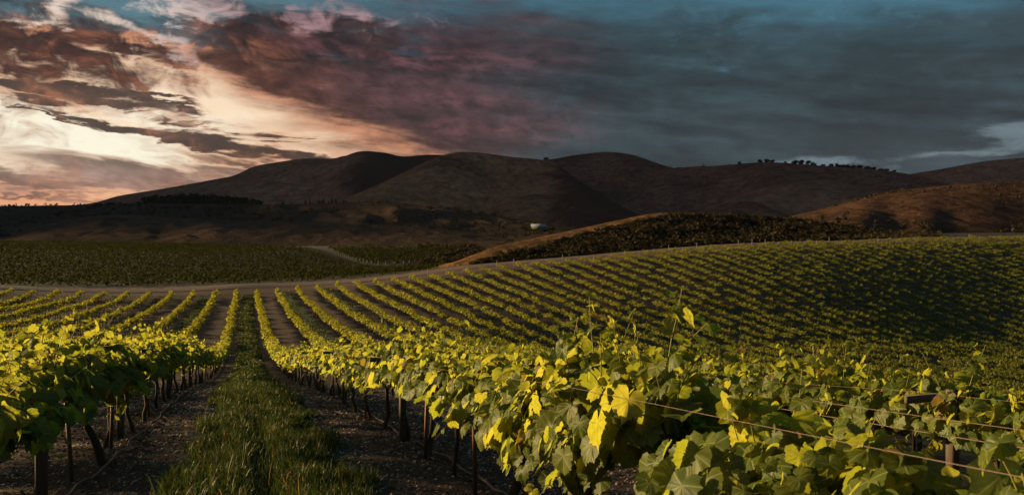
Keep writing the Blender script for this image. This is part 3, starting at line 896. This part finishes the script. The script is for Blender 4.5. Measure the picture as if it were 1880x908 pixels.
# --- all the other vines of the field, one mass
def far_variants(seed, n, size):
    rs = np.random.default_rng(seed)
    P, T, N, Sz, cu, _ = shoots_and_leaves(rs, 16, 90, 2, size, half=1.0, tall=1.0)
    idx = rs.permutation(len(P))[:n]
    v, f, _ = place_leaves(P[idx], T[idx], N[idx], Sz[idx], 2, cu[idx])
    tri = np.array([(-.035, -.02), (.035, -.02), (0, .04)])
    tv = np.vstack([np.c_[tri, np.full(3, -.1)], np.c_[tri * .8, np.full(3, .70)]])
    tf = []
    for i in range(3):
        j = (i + 1) % 3
        tf += [(i, j, 3 + j), (i, 3 + j, 3 + i)]
    return v, f, tv, np.array(tf)


VAR = {0: [far_variants(300 + i, 200, .10) for i in range(6)], 1: [far_variants(320 + i, 190, .11) for i in range(6)], 2: [far_variants(340 + i, 140, .125) for i in range(6)]}
buckets = {}
for k, X, Y in cand:
    if (k, round(Y, 3)) in single: continue
    d = Y * CT + X * ST
    u = (X * CT - Y * ST) / max(d, .1)
    if Y < 1 or abs(X) > 200: continue
    if d < 2 or abs(u) > .95:
        if not (X < 0 and X > -16 and Y < 30): continue
    if d < 20 and X > 0 and abs(u) < .7 and not canopy_visible(X, Y) and k > 2 and False: continue
    lod = 0 if d < 60 else (1 if d < 105 else 2)
    if rng.random() < .035: continue                       # gaps where a vine is missing
    buckets.setdefault((lod, int(rng.integers(6))), []).append((X + rng.normal(0, .08), Y + rng.uniform(-.3, .3), rng.uniform(.8, 1.15), 1 if rng.random() < .5 else -1))
AV, AF, AM, nv = [], [], [], 0
for (lod, vi), L in buckets.items():
    v, f, tv, tf = VAR[lod][vi]
    L = np.array(L)
    Zt = terrain(L[:, 0], L[:, 1])
    for (bv, bf, mi) in ((v, f, 0), (tv, tf, 1)):
        q = np.repeat(bv[None], len(L), 0)
        q = np.stack([q[..., 0] * L[:, None, 3] + L[:, None, 0], q[..., 1] * L[:, None, 3] + L[:, None, 1], q[..., 2] * L[:, None, 2] + Zt[:, None]], -1)
        ff = bf[None] + (np.arange(len(L)) * len(bv))[:, None, None] + nv
        AV.append(q.reshape(-1, 3)); AF.append(ff.reshape(-1, 3)); AM.append(np.full(len(L) * len(bf), mi)); nv += len(L) * len(bv)
me = build_mesh('distant_grapevines', np.vstack(AV), [np.vstack(AF)], [M['leaf_far'], M['bark']], np.concatenate(AM))
tag(mesh_obj('distant_grapevines', me), 'mass of sunlit vine rows covering the dip and the far slope up to the road', 'vine rows', kind='stuff')

# ---------------------------------------------------------------- trellis posts, stakes, wires, hoses
def trellis_post(X, Y, h, label, arm=.78):
    Z = float(terrain(X, Y))
    root = empty('trellis_post', (X, Y, Z), random.uniform(-.05, .05))
    g = Geo(); g.box((0, 0, h / 2 - .15), (.075, .075, h + .3), bev=.012)
    mesh_obj('post', g.mesh('post', [M['wood']]), root)
    g = Geo(); g.box((0, .062, h - .06), (arm, .034, .055), bev=.008)
    mesh_obj('crossarm', g.mesh('crossarm', [M['wood']]), root)
    tag(root, label, 'post', 'wooden crossarm posts of the trellis')


for i, Y in enumerate([4.25, 9.6, 15.7, 21.8, 27.9, 34.0]):
    trellis_post(1.81, Y, .99 if Y < 5 else 1.06, f'{ordinal(i + 1)} dark wooden crossarm post in the row edging the lane on the right', .46 if Y < 5 else .78)
for i, Y in enumerate([6.5, 10.3, 16.4, 22.5, 28.6]):
    trellis_post(-1.39, Y, .98 if Y < 8 else 1.06, f'{ordinal(i + 1)} dark wooden crossarm post in the row edging the lane on the left', .40 if Y < 8 else .7)
for i, Y in enumerate([4.6, 10.7]):
    trellis_post(5.01, Y, 1.05, f'{ordinal(i + 1)} dark wooden crossarm post in the second row on the right')


def stake(X, Y, h, lean, label):
    root = mesh_obj('vine_stake', None) if False else None
    g = Geo(); g.box((0, 0, h / 2 - .1), (.032, .032, h + .2), bev=.008); g.box((0, 0, h + .003), (.038, .038, .006))
    o = mesh_obj('vine_stake', g.mesh('vine_stake', [M['stake']]), None, (X, Y, float(terrain(X, Y))))
    o.rotation_euler = (lean[0], lean[1], random.uniform(0, .6))
    tag(o, label, 'stake', 'rusty steel stakes beside vine trunks')


stake(1.72, 6.05, .98, (.05, -.05), 'tall rusty steel stake standing before the leafy near vines on the right')
for i, Y in enumerate([8.1, 12.4, 17.0, 19.9]):
    stake(1.76, Y, .8, (random.uniform(-.12, .12), random.uniform(-.1, .1)), f'{ordinal(i + 1)} short rusty stake leaning among trunks behind the tall stake on the right')
for i, Y in enumerate([7.4, 9.4, 12.9]):
    stake(-1.36, Y, .8, (random.uniform(-.08, .08), random.uniform(-.08, .08)), f'{ordinal(i + 1)} thin stake from the front among shaded trunks in the left lane row')


def wire(X, h, Y0, Y1, rad, label, name='trellis_wire', sag=.03, mat='wire', cat='wire', ph=0.0, group='wires of the trellis'):
    ys_ = np.arange(Y0, Y1, .6)
    z_ = terrain(np.full_like(ys_, X), ys_) + h - sag * np.abs(np.sin((ys_ - ph) * math.pi / 6.1))
    g = Geo(); g.tube(np.stack([X + .01 * np.sin(ys_ * .9), ys_, z_], -1), rad, 5)
    tag(mesh_obj(name, g.mesh(name, [M[mat]], smooth=True)), label, cat, group)


wire(1.45, 1.02, -.5, 60, .0010, 'wire on the lane side of the crossarms in the right lane row', ph=3.55)
wire(2.17, 1.04, -.5, 60, .0010, 'bright upper wire on the far side of the right lane row crossarms', ph=3.55)
wire(2.19, .985, -.5, 40, .0013, 'lower of the two wires on the far side of the right lane row', ph=3.55)
wire(1.81, .72, -.5, 60, .0010, 'cordon wire running through trunks of the right lane row', ph=3.55)
wire(4.65, 1.02, 1, 30, .0010, 'wire along the lane side of the second row on the right', ph=4.6)
wire(5.37, 1.03, 1, 30, .0010, 'wire along the far side of the second row on the right', ph=4.6)
wire(-1.03, 1.06, 2, 60, .0010, 'wire on the lane side of the left lane row crossarms', ph=6.5)
wire(-1.75, 1.06, 2, 60, .0010, 'wire on the far side of the left lane row crossarms', ph=6.5)


def hose(pts, label):
    P = np.array(pts, dtype=float)
    ys_ = np.arange(P[0, 1], P[-1, 1], .25)
    xx = np.interp(ys_, P[:, 1], P[:, 0]) + .018 * np.sin(ys_ * 1.7) + .01 * np.sin(ys_ * 4.1)
    z_ = ground_z(xx, ys_) + .028
    g = Geo(); g.tube(np.stack([xx, ys_, z_], -1), .0105, 7)
    tag(mesh_obj('drip_hose', g.mesh('drip_hose', [M['hose']], smooth=True)), label, 'hose', 'drip irrigation hoses on the soil')


hose([(-1.30, 3), (-1.22, 8), (-1.2, 14), (-1.24, 22), (-1.3, 60)], 'thin brown drip hose lying along the left edge of the lane')
hose([(1.98, 1), (1.95, 6), (1.93, 10), (1.92, 16), (1.9, 40)], 'thin drip hose lying under the vines of the right lane row')

# end posts of the rows, beside the road
EP = Geo(); EP.box((0, 0, .62), (.10, .10, 1.7), bev=.02); EP.box((0, 0, 1.475), (.08, .08, .02))
epm = EP.mesh('end_post', [M['pale']])
seen = 0
for k, X in enumerate(ROWS_R[:58]):
    Y = ROW_END + .35 + random.uniform(-.1, .1)
    o = mesh_obj('end_post', epm, None, (X, Y, float(terrain(X, Y))))
    o.rotation_euler = (random.uniform(-.02, .1), random.uniform(-.05, .05), random.uniform(0, 1))
    s_ = random.uniform(.5, .72) if k not in (9, 10, 12, 13, 14, 17, 21, 24, 26, 29, 30, 31, 36, 48) else random.uniform(.85, 1.15)
    o.scale = (1, 1, s_)
    tag(o, f'pale end post by the road, far end of the {ordinal(k + 1)} row right of the lane', 'post', 'pale end posts of the vine rows')
for k, X in enumerate(ROWS_L[:12]):
    Y = ROW_END + .35
    o = mesh_obj('end_post', epm, None, (X, Y, float(terrain(X, Y))))
    o.scale = (1, 1, random.uniform(.6, .85))
    tag(o, f'pale end post by the road, far end of the {ordinal(k + 1)} row left of the lane', 'post', 'pale end posts of the vine rows')

# ---------------------------------------------------------------- grass in the lanes
def blades(X, Y, h, w, lean, name, label, mat, cat='grass', gz=ground_z):
    n = len(X)
    Z = gz(X, Y)
    a = rng.uniform(0, 6.283, n); b = rng.uniform(0, 6.283, n)
    dx, dy = np.cos(a), np.sin(a)
    lx, ly = np.cos(b) * lean * h, np.sin(b) * lean * h
    P0 = np.stack([X, Y, Z - .01], -1)
    side = np.stack([dx, dy, np.zeros(n)], -1) * w[:, None] * .5
    m1 = P0 + np.stack([lx * .3, ly * .3, h * .55], -1)
    m2 = P0 + np.stack([lx * .7, ly * .7, h * .85], -1)
    tip = P0 + np.stack([lx * 1.25, ly * 1.25, h], -1)
    v = np.stack([P0 - side, P0 + side, m1 - side * .85, m1 + side * .85, m2 - side * .5, m2 + side * .5, tip], 1).reshape(-1, 3)
    o = (np.arange(n) * 7)[:, None]
    q = np.vstack([o + np.array([[0, 1, 3, 2]]), o + np.array([[2, 3, 5, 4]])])
    t = o + np.array([[4, 5, 6]])
    me = build_mesh(name, v, [q, t], [mat])
    return tag(mesh_obj(name, me), label, cat, kind='stuff')


def lane_points(n, x0, x1, y0, y1, power, seed):
    Y = y0 + (y1 - y0) * rng.random(n) ** power
    X = x0 + (x1 - x0) * rng.random(n)
    cx, hw = (x0 + x1) / 2, (x1 - x0) / 2
    dens = fbm(X * 1.6, Y * 1.1, 3, seed)
    e = np.abs(X - cx) / hw
    keep = (dens > .24 + .42 * e ** 3) & ~((np.abs(X - .12) < .10) & (rng.random(n) < .75) & (Y < 12))
    return X[keep], Y[keep]


X1, Y1 = lane_points(95000, -.62, 1.06, 2.2, 24, 1.9, 31)
h = np.abs(rng.normal(.072, .036, len(X1))) + .02; h *= .6 + .8 * fbm(X1 * 2.2, Y1 * 2.2, 3, 8)
tall = rng.random(len(X1)) < .012; h[tall] *= 2.0
blades(X1, Y1, h, rng.uniform(.003, .0075, len(X1)) * (1 + Y1 / 10), np.abs(rng.normal(.35, .25, len(X1))), 'lane_grass', 'dark green grass growing along the middle of the lane', M['grass'])
Xs_, Ys_ = [], []
for k in range(-9, 16):
    c = .2 + 6.4 * k
    n_ = 14000 if k == 0 else 4500
    y0 = 22 if k == 0 else 26
    yy = y0 + (ROW_END - y0) * rng.random(n_); xx = c + rng.uniform(-.85, .85, n_)
    keep = fbm(xx * .7 + 5, yy * .25, 3, 77) > (.22 if k == 0 else .40) + .14 * np.abs(xx - c)
    Xs_.append(xx[keep]); Ys_.append(yy[keep])
X2, Y2 = np.concatenate(Xs_), np.concatenate(Ys_)
blades(X2, Y2, rng.uniform(.08, .2, len(X2)), rng.uniform(.03, .07, len(X2)) * (1 + Y2 / 120), np.abs(rng.normal(.4, .2, len(X2))), 'field_grass', 'patchy green grass growing between the distant vine rows', M['grass'], gz=terrain)

# wood chips, straw and dry leaves on the soil
m, nt, out = new_mat('dry_litter')
rnd = S(nt, nt.node('ShaderNodeNewGeometry').outputs['Random Per Island'])
principled(nt, out, nt.mix(rnd ** 2.0, (.045, .029, .023), (.40, .27, .20)), .85, spec=.25); M['litter'] = m
n_ = 80000
Y3 = 1.5 + 24 * rng.random(n_) ** 1.8
X3 = rng.choice([-1, 1], n_) * 1.0
X3 = np.where(X3 > 0, rng.uniform(.85, 4.6, n_), rng.uniform(-4.2, -.5, n_))
Z3 = ground_z(X3, Y3) + rng.uniform(.004, .016, n_)
L3 = rng.uniform(.010, .032, n_) * (1 + Y3 / 20); stick = rng.random(n_) < .18
L3 = np.where(stick, L3 * 3.2, L3); W3 = np.where(stick, .0035, L3 * rng.uniform(.35, .9, n_))
a = rng.uniform(0, 6.283, n_)
d1 = np.stack([np.cos(a), np.sin(a), rng.normal(0, .35, n_)], -1); d2 = np.stack([-np.sin(a), np.cos(a), rng.normal(0, .5, n_)], -1)
P3 = np.stack([X3, Y3, Z3], -1)
v = np.stack([P3 - d1 * L3[:, None] / 2, P3 + d2 * W3[:, None] / 2, P3 + d1 * L3[:, None] / 2 + np.array([0, 0, .004]), P3 - d2 * W3[:, None] / 2], 1).reshape(-1, 3)
me = build_mesh('mulch_litter', v, [(np.arange(n_) * 4)[:, None] + np.arange(4)[None]], [M['litter']])
tag(mesh_obj('mulch_litter', me), 'pale wood chips, straw and dry leaf litter strewn on the soil under the vines', 'litter', kind='stuff')

# ---------------------------------------------------------------- valley vineyard beyond the road
def project(P):
    d = P[:, 1] * CT + P[:, 0] * ST
    return CX + F * (P[:, 0] * CT - P[:, 1] * ST) / d, CY - F * P[:, 2] / d


def to_ground(px, py):
    """Ground point seen at a photo pixel (marching along its bearing)."""
    ds = np.linspace(120, 420, 900)
    P = np.array([at(px, py, d) for d in ds])
    below_ = P[:, 2] < terrain(P[:, 0], P[:, 1])
    i = np.argmax(below_) if below_.any() else len(ds) - 1
    return P[i, 0], P[i, 1]


def in_poly(x, y, poly):
    inside = np.zeros(len(x), dtype=bool)
    for i in range(len(poly)):
        (x1, y1), (x2, y2) = poly[i - 1], poly[i]
        c = ((y1 > y) != (y2 > y)) & (x < (x2 - x1) * (y - y1) / (y2 - y1 + 1e-9) + x1)
        inside ^= c
    return inside


track_px = [(560, 457), (585, 467), (610, 476), (640, 485), (665, 489)]
TRK = [to_ground(*p) for p in track_px]
curve_px = [(600, 457), (620, 467), (650, 478), (680, 484), (710, 486), (740, 485), (780, 480), (800, 476)]
CUR = [to_ground(*p) for p in curve_px]
edge_r = [to_ground(820, 487), to_ground(760, 490), to_ground(700, 493)]
FIELD_A = [(-170, 151.5), (34, 151.5), edge_r[0], edge_r[1], edge_r[2], TRK[4], TRK[3], TRK[2], TRK[1], TRK[0], (-20, 345), (-170, 372)]
FIELD_B = CUR + [to_ground(830, 462), to_ground(800, 457), to_ground(700, 456)]


def leafy_rows(poly, dy, dens, size, hgt, name, label, mat, skew=0.0):
    ys_ = np.arange(min(p[1] for p in poly), max(p[1] for p in poly), dy)
    PX, PY = [], []
    for yy in ys_:
        n = int(260 * dens)
        xx = rng.uniform(min(p[0] for p in poly), max(p[0] for p in poly), int((max(p[0] for p in poly) - min(p[0] for p in poly)) * dens))
        PX.append(xx); PY.append(np.full(len(xx), yy) + xx * skew + rng.normal(0, .14, len(xx)))
    PX, PY = np.concatenate(PX), np.concatenate(PY)
    k = in_poly(PX, PY, poly); PX, PY = PX[k], PY[k]
    n = len(PX)
    clump = fbm(PX * .8, PY * .8, 2, 55)
    Z = terrain(PX, PY) + rng.uniform(.15, 1, n) * hgt * (.7 + .6 * clump)
    nr = np.stack([rng.normal(0, .7, n), rng.normal(0, .7, n) - .3, rng.uniform(.2, 1, n)], -1)
    tp = rng.normal(0, 1, (n, 3))
    v, f, _ = place_leaves(np.stack([PX, PY, Z], -1), tp, nr, rng.uniform(.7, 1.3, n) * size, 2, np.zeros((n, 2)))
    tag(mesh_obj(name, build_mesh(name, v, [f], [mat])), label, 'vineyard', kind='stuff')


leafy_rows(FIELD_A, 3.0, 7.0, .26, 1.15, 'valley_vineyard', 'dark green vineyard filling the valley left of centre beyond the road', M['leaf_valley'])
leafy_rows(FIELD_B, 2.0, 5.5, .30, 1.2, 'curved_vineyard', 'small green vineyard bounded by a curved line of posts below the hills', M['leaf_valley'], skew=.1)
# pale dirt track between the two
tp_ = np.array(TRK); n_ = 40
t_ = np.linspace(0, len(tp_) - 1, n_)
cx_, cy_ = np.interp(t_, np.arange(len(tp_)), tp_[:, 0]), np.interp(t_, np.arange(len(tp_)), tp_[:, 1])
v = []
for i in range(n_):
    for s in (-1.0, 0, 1.0):
        xx, yy = cx_[i] + s * 1.1 + 2.6, cy_[i]
        v.append((xx, yy, float(terrain(xx, yy)) + .12))
i, j = np.meshgrid(np.arange(n_ - 1), np.arange(2), indexing='ij')
f = np.stack([i * 3 + j, i * 3 + j + 1, (i + 1) * 3 + j + 1, (i + 1) * 3 + j], -1).reshape(-1, 4)
tag(mesh_obj('dirt_path', build_mesh('dirt_path', v, [f], [M['track']])), kind='structure')
BP = Geo(); BP.box((0, 0, .55), (.16, .16, 1.5), bev=.03); BP.box((0, 0, 1.31), (.12, .12, .02))
bpm = BP.mesh('boundary_post', [M['pale']])
cp = np.array(CUR); seg = np.r_[0, np.cumsum(np.linalg.norm(np.diff(cp, axis=0), axis=1))]
s_ = np.arange(0, seg[-1], 2.6)
for q in s_:
    xx, yy = np.interp(q, seg, cp[:, 0]), np.interp(q, seg, cp[:, 1]) - .8
    o = mesh_obj('boundary_post', bpm, None, (xx, yy, float(terrain(xx, yy)))); o.scale = (1, 1, random.uniform(.6, .9))
    tag(o, 'small pale post on the curved edge of the valley vineyard', 'post', 'posts along the curved vineyard edge')

# ---------------------------------------------------------------- scrub on the knoll and hills
def bushes(P, size, mat, name, label, per=26, flat=.7):
    """Clumps of leaf-sized faces spread through each bush's volume."""
    n = len(P)
    d = rng.normal(0, 1, (n, per, 3)); d /= np.linalg.norm(d, axis=2)[..., None]
    rr = rng.uniform(.35, 1, (n, per, 1)) ** .6
    Q = P[:, None] + d * rr * size[:, None, None] * np.array([1, 1, flat]) + np.array([0, 0, 1.0]) * size[:, None, None] * flat * .55
    nr = (d + rng.normal(0, .5, d.shape)).reshape(-1, 3)
    v, f, _ = place_leaves(Q.reshape(-1, 3), rng.normal(0, 1, (n * per, 3)), nr, np.repeat(size, per) * rng.uniform(.25, .5, n * per), 2, np.zeros((n * per, 2)))
    return tag(mesh_obj(name, build_mesh(name, v, [f], [mat])), label, 'scrub', kind='stuff')


def hill_points(seed, n, tmin, tmax, pxmin, pxmax, dens=None):
    A, cv, ci = HILLS[seed]
    nk, ntt = A.shape[:2]
    ki = rng.uniform(0, nk - 1.01, n); ti = rng.uniform(0, ci, n)
    k0, t0 = ki.astype(int), ti.astype(int)
    a, b = (ki - k0)[:, None], (ti - t0)[:, None]
    P = (A[k0, t0] * (1 - a) + A[k0 + 1, t0] * a) * (1 - b) + (A[k0, t0 + 1] * (1 - a) + A[k0 + 1, t0 + 1] * a) * b
    t = P[:, 4]; px = cv[k0, 0]
    keep = (t > tmin(px)) & (t < tmax(px)) & (px > pxmin) & (px < pxmax)
    P = P[keep]
    if dens is not None:
        P = P[fbm(P[:, 0] / dens[0], P[:, 1] / dens[0], 3, 12) > dens[1]]
    return P[:, :3]


P = hill_points(21, 11000, lambda px: 0.02 + 0 * px, lambda px: np.interp(px, [800, 868, 950, 1050, 1200, 1260, 1400, 1480, 1600, 1800], [-1, .20, .45, .69, .81, .93, .95, .90, .86, .9]), 862, 1790)
bushes(P, rng.uniform(.2, .95, len(P)) * (.5 + fbm(P[:, 0] / 9, P[:, 1] / 9, 3, 3)), M['brush'], 'knoll_scrub', 'dark low scrub covering the knoll beside the road', 18)
P = hill_points(18, 1500, lambda px: 0 * px, lambda px: .9 + 0 * px, 1500, 2000, (35, .52))
bushes(P, rng.uniform(.5, 1.4, len(P)), M['brush'], 'hillside_scrub', 'dark scrub patches dotting the golden hillside', 18)
P = hill_points(19, 2600, lambda px: .2 + 0 * px, lambda px: .99 + 0 * px, -100, 1050, (50, .47))
bushes(P, rng.uniform(.7, 1.8, len(P)), M['brush'], 'low_hill_scrub', 'dark scrub dotting the low hill below the range', 14)
P = np.array([(*to_ground(random.uniform(770, 890), random.uniform(452, 484)), 0.0) for _ in range(420)])
P = P[~in_poly(P[:, 0], P[:, 1], FIELD_B) & (P[:, 1] > 156)]; P[:, 2] = terrain(P[:, 0], P[:, 1])
bushes(P, rng.uniform(.5, 1.5, len(P)), M['brush'], 'valley_scrub', 'scrub on the flat between the curved vineyard and the knoll', 22)
# ---------------------------------------------------------------- dark wood at the foot of the range, ridge trees
A13 = at
wp = []
for i in range(420):
    px = random.uniform(262, 480); c_ = 1 - ((px - 345) / 135) ** 2 if px < 345 else 1 - ((px - 345) / 150) ** 2
    if c_ <= 0.02: continue
    f_ = random.random()
    py = 372 - f_ * 15 * c_
    wp.append(at(px, py + 3, 700 + 60 * f_))
wp = np.array(wp)
bushes(wp, rng.uniform(.9, 2.7, len(wp)), M['tree_leaf'], 'distant_woods', 'dark wood on the slope at the foot of the range on the left', 26, .95)
# the ground that carries the wood
hill([(215, 379, 780), (262, 373, 775), (300, 364, 770), (345, 359, 770), (400, 362, 770), (440, 368, 770), (480, 374, 770), (540, 380, 775)], 80, 60, 10, M['hill_low'], 'small wooded rise at the left foot of the range', 22, n=60, gully=.05, brush=lambda px, t: .9)


def tree(loc, h, w, name, label, group, seed, conifer=False):
    rs = np.random.default_rng(seed)
    root = empty(name, loc, rs.uniform(0, 6.28))
    g = Geo()
    g.tube([(0, 0, -.6), (.02 * h, 0, h * .25), (.0, .02 * h, h * .5), (.02 * h, 0, h * .8)], [h * .05, h * .04, h * .028, h * .008], 6)
    for q in range(4):
        a = q * 1.7 + rs.uniform(0, .6)
        g.tube([(0.01 * h, 0, h * (.28 + .06 * q)), (math.cos(a) * w * .25, math.sin(a) * w * .25, h * (.5 + .05 * q)), (math.cos(a) * w * .42, math.sin(a) * w * .42, h * (.6 + .05 * q))], [h * .022, h * .014, h * .005], 5)
    mesh_obj('trunk', g.mesh('trunk', [M['bark']], True), root)
    n = 420
    cl = rs.normal(0, 1, (9, 3)); cl /= np.linalg.norm(cl, axis=1)[:, None]
    cl = cl * np.array([w * .33, w * .33, h * .2]) + np.array([0, 0, h * .62])
    ci = rs.integers(0, 9, n)
    d = rs.normal(0, 1, (n, 3)); d /= np.linalg.norm(d, axis=1)[:, None]
    if conifer:
        zt = rs.uniform(.12, 1, n); a = rs.uniform(0, 6.283, n); r_ = (1 - zt) * w * .5 * rs.uniform(.5, 1.1, n)
        P = np.stack([np.cos(a) * r_, np.sin(a) * r_, zt * h], -1)
    else:
        P = cl[ci] + d * rs.uniform(.3, 1, n)[:, None] ** .5 * np.array([w * .24, w * .24, h * .19])
    v, f, _ = place_leaves(P, rs.normal(0, 1, (n, 3)), d + rs.normal(0, .4, (n, 3)), rs.uniform(.05, .09, n) * w, 2, np.zeros((n, 2)))
    mesh_obj('crown', build_mesh('crown', v, [f], [M['tree_leaf']]), root)
    tag(root, label, 'tree', group)
    return root


def hill_z(seed, px):
    A, cv, ci = HILLS[seed]
    k = int(np.argmin(np.abs(cv[:, 0] - px)))
    return cv[k], A[k, ci]


def hill_hit(seed, px, py):
    """Where the bearing of a photo pixel meets a hill's front slope."""
    A, cv, ci = HILLS[seed]
    k = int(np.argmin(np.abs(cv[:, 0] - px)))
    P = A[k, :ci + 1, :3]
    d = P[:, 1] * CT + P[:, 0] * ST
    yy = CY - F * P[:, 2] / d
    i = int(np.argmax(yy <= py))
    return P[i]


ridge = [(15, 1292, 8, 5), (15, 1358, 10, 7), (15, 1393, 13, 9), (15, 1406, 14, 10), (15, 1418, 12, 9), (15, 1440, 8, 6), (15, 1458, 14, 11), (15, 1470, 16, 11), (15, 1483, 15, 11), (15, 1494, 12, 9), (15, 1512, 9, 7), (15, 1524, 11, 9), (15, 1535, 13, 10), (15, 1547, 12, 10),
         (15, 1558, 13, 10), (15, 1569, 12, 9), (15, 1580, 13, 10), (15, 1591, 12, 10), (15, 1602, 11, 9), (15, 1616, 9, 8), (15, 1627, 9, 8), (15, 1640, 8, 7), (14, 1003, 12, 10), (14, 1246, 10, 9), (14, 1232, 7, 6), (15, 1340, 6, 5)]
for i, (hs, px, hh, ww) in enumerate(ridge):
    cvp, c = hill_z(hs, px)
    rr = tree((c[0], c[1], c[2] - .8 - .16 * hh), hh * .56, ww * .82, 'oak_tree', 'x', 'oaks on the skyline ridge', 500 + i)
    if hs == 14:
        lab = 'lone dark tree in the notch between the middle peak and the domed peak' if px == 1003 else ('dark bushy tree where the domed peak meets the long ridge' if px == 1246 else 'low tree just left of the tree between dome and ridge')
    else:
        j = [q for q in ridge if q[0] == 15]; j.sort(key=lambda q: q[1]); jj = [q[1] for q in j].index(px) + 1
        lab = f'dark oak on the long ridge skyline, {ordinal(jj)} tree counted from the domed peak'
    rr['label'] = lab
for i, px in enumerate([520, 534, 560, 575, 590, 600, 611, 622, 636]):
    cvp, c = hill_z(19, px)
    tree((c[0], c[1] + 14, c[2] - 1.2), random.uniform(3.2, 5.6), random.uniform(2.2, 3.2), 'conifer_tree', f'small dark conifer on the low hill crest, {ordinal(i + 1)} from the wood', 'conifers on the low hill crest', 600 + i, True)

# ---------------------------------------------------------------- pale-roofed shed below the range
bx, by, bz = hill_hit(19, 987, 421); bz += 1.1
root = empty('farm_shed', (bx, by, bz - 1.2), -YAW - .12)
g = Geo(); g.box((0, 0, .2), (7.0, 4.4, 2.0)); mesh_obj('wall', g.mesh('wall', [M['shed']]), root)
g = Geo()
v = np.array([(-3.6, -2.6, 1.15), (4.0, -2.6, 1.15), (3.5, 2.6, 2.75), (-4.4, 2.6, 2.75)]); v2 = v - np.array([0, 0, .12])
g.add(np.vstack([v, v2]), [(0, 1, 2, 3), (7, 6, 5, 4), (0, 4, 5, 1), (1, 5, 6, 2), (2, 6, 7, 3), (3, 7, 4, 0)])
mesh_obj('roof', g.mesh('roof', [M['roof']]), root)
tag(root, 'small shed with a pale bluish sloping roof below the middle peak', 'shed')
P = np.array([hill_hit(19, px, py) + np.array([0, 0, 1.0]) for px, py in ((968, 424), (975, 425), (982, 426), (990, 426), (998, 426), (1005, 425), (1011, 422), (963, 421))])
for i, p_ in enumerate(P):
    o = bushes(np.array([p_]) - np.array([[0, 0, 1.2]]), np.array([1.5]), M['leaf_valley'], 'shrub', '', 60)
    del o['kind']; tag(o, f'green shrub before the pale roofed shed, {ordinal(i + 1)} along the hedge line', 'shrub', 'shrubs around the pale roofed shed')

# ---------------------------------------------------------------- thin haze added to lift the dark shadows of the hills
m = bpy.data.materials.new('shadow_lift_haze'); m.use_nodes = True
t = m.node_tree; t.nodes.clear(); out = t.nodes.new('ShaderNodeOutputMaterial')
pv = t.nodes.new('ShaderNodeVolumePrincipled'); pv.inputs['Density'].default_value = .000011; pv.inputs['Color'].default_value = (.50, .50, .95, 1); pv.inputs['Anisotropy'].default_value = 0.0
t.links.new(pv.outputs[0], out.inputs['Volume'])
g = Geo(); g.box((0, 1500, 300), (7200, 4600, 660))
tag(mesh_obj('haze', g.mesh('haze', [m])), kind='stuff')

# ---------------------------------------------------------------- camera and render settings
cam = bpy.data.cameras.new('camera'); cam.lens = 28.0; cam.sensor_width = 36.0
cam.clip_start = .05; cam.clip_end = 20000
cam.dof.use_dof = True; cam.dof.focus_distance = 6.5; cam.dof.aperture_fstop = 5.6
co_ = bpy.data.objects.new('camera', cam); link(co_)
co_.location = (0, 0, 0); co_.rotation_euler = (R(90), 0, -YAW)
scene.camera = co_
vs = scene.view_settings
scene.display_settings.display_device = 'sRGB'
vs.view_transform = 'Standard'; vs.look = 'None'; vs.exposure = EXPO; vs.gamma = 1.0; vs.use_curve_mapping = False
cy = scene.cycles
cy.use_denoising = True; cy.max_bounces = 5; cy.diffuse_bounces = 2; cy.glossy_bounces = 2; cy.transmission_bounces = 3; cy.caustics_reflective = False; cy.caustics_refractive = False
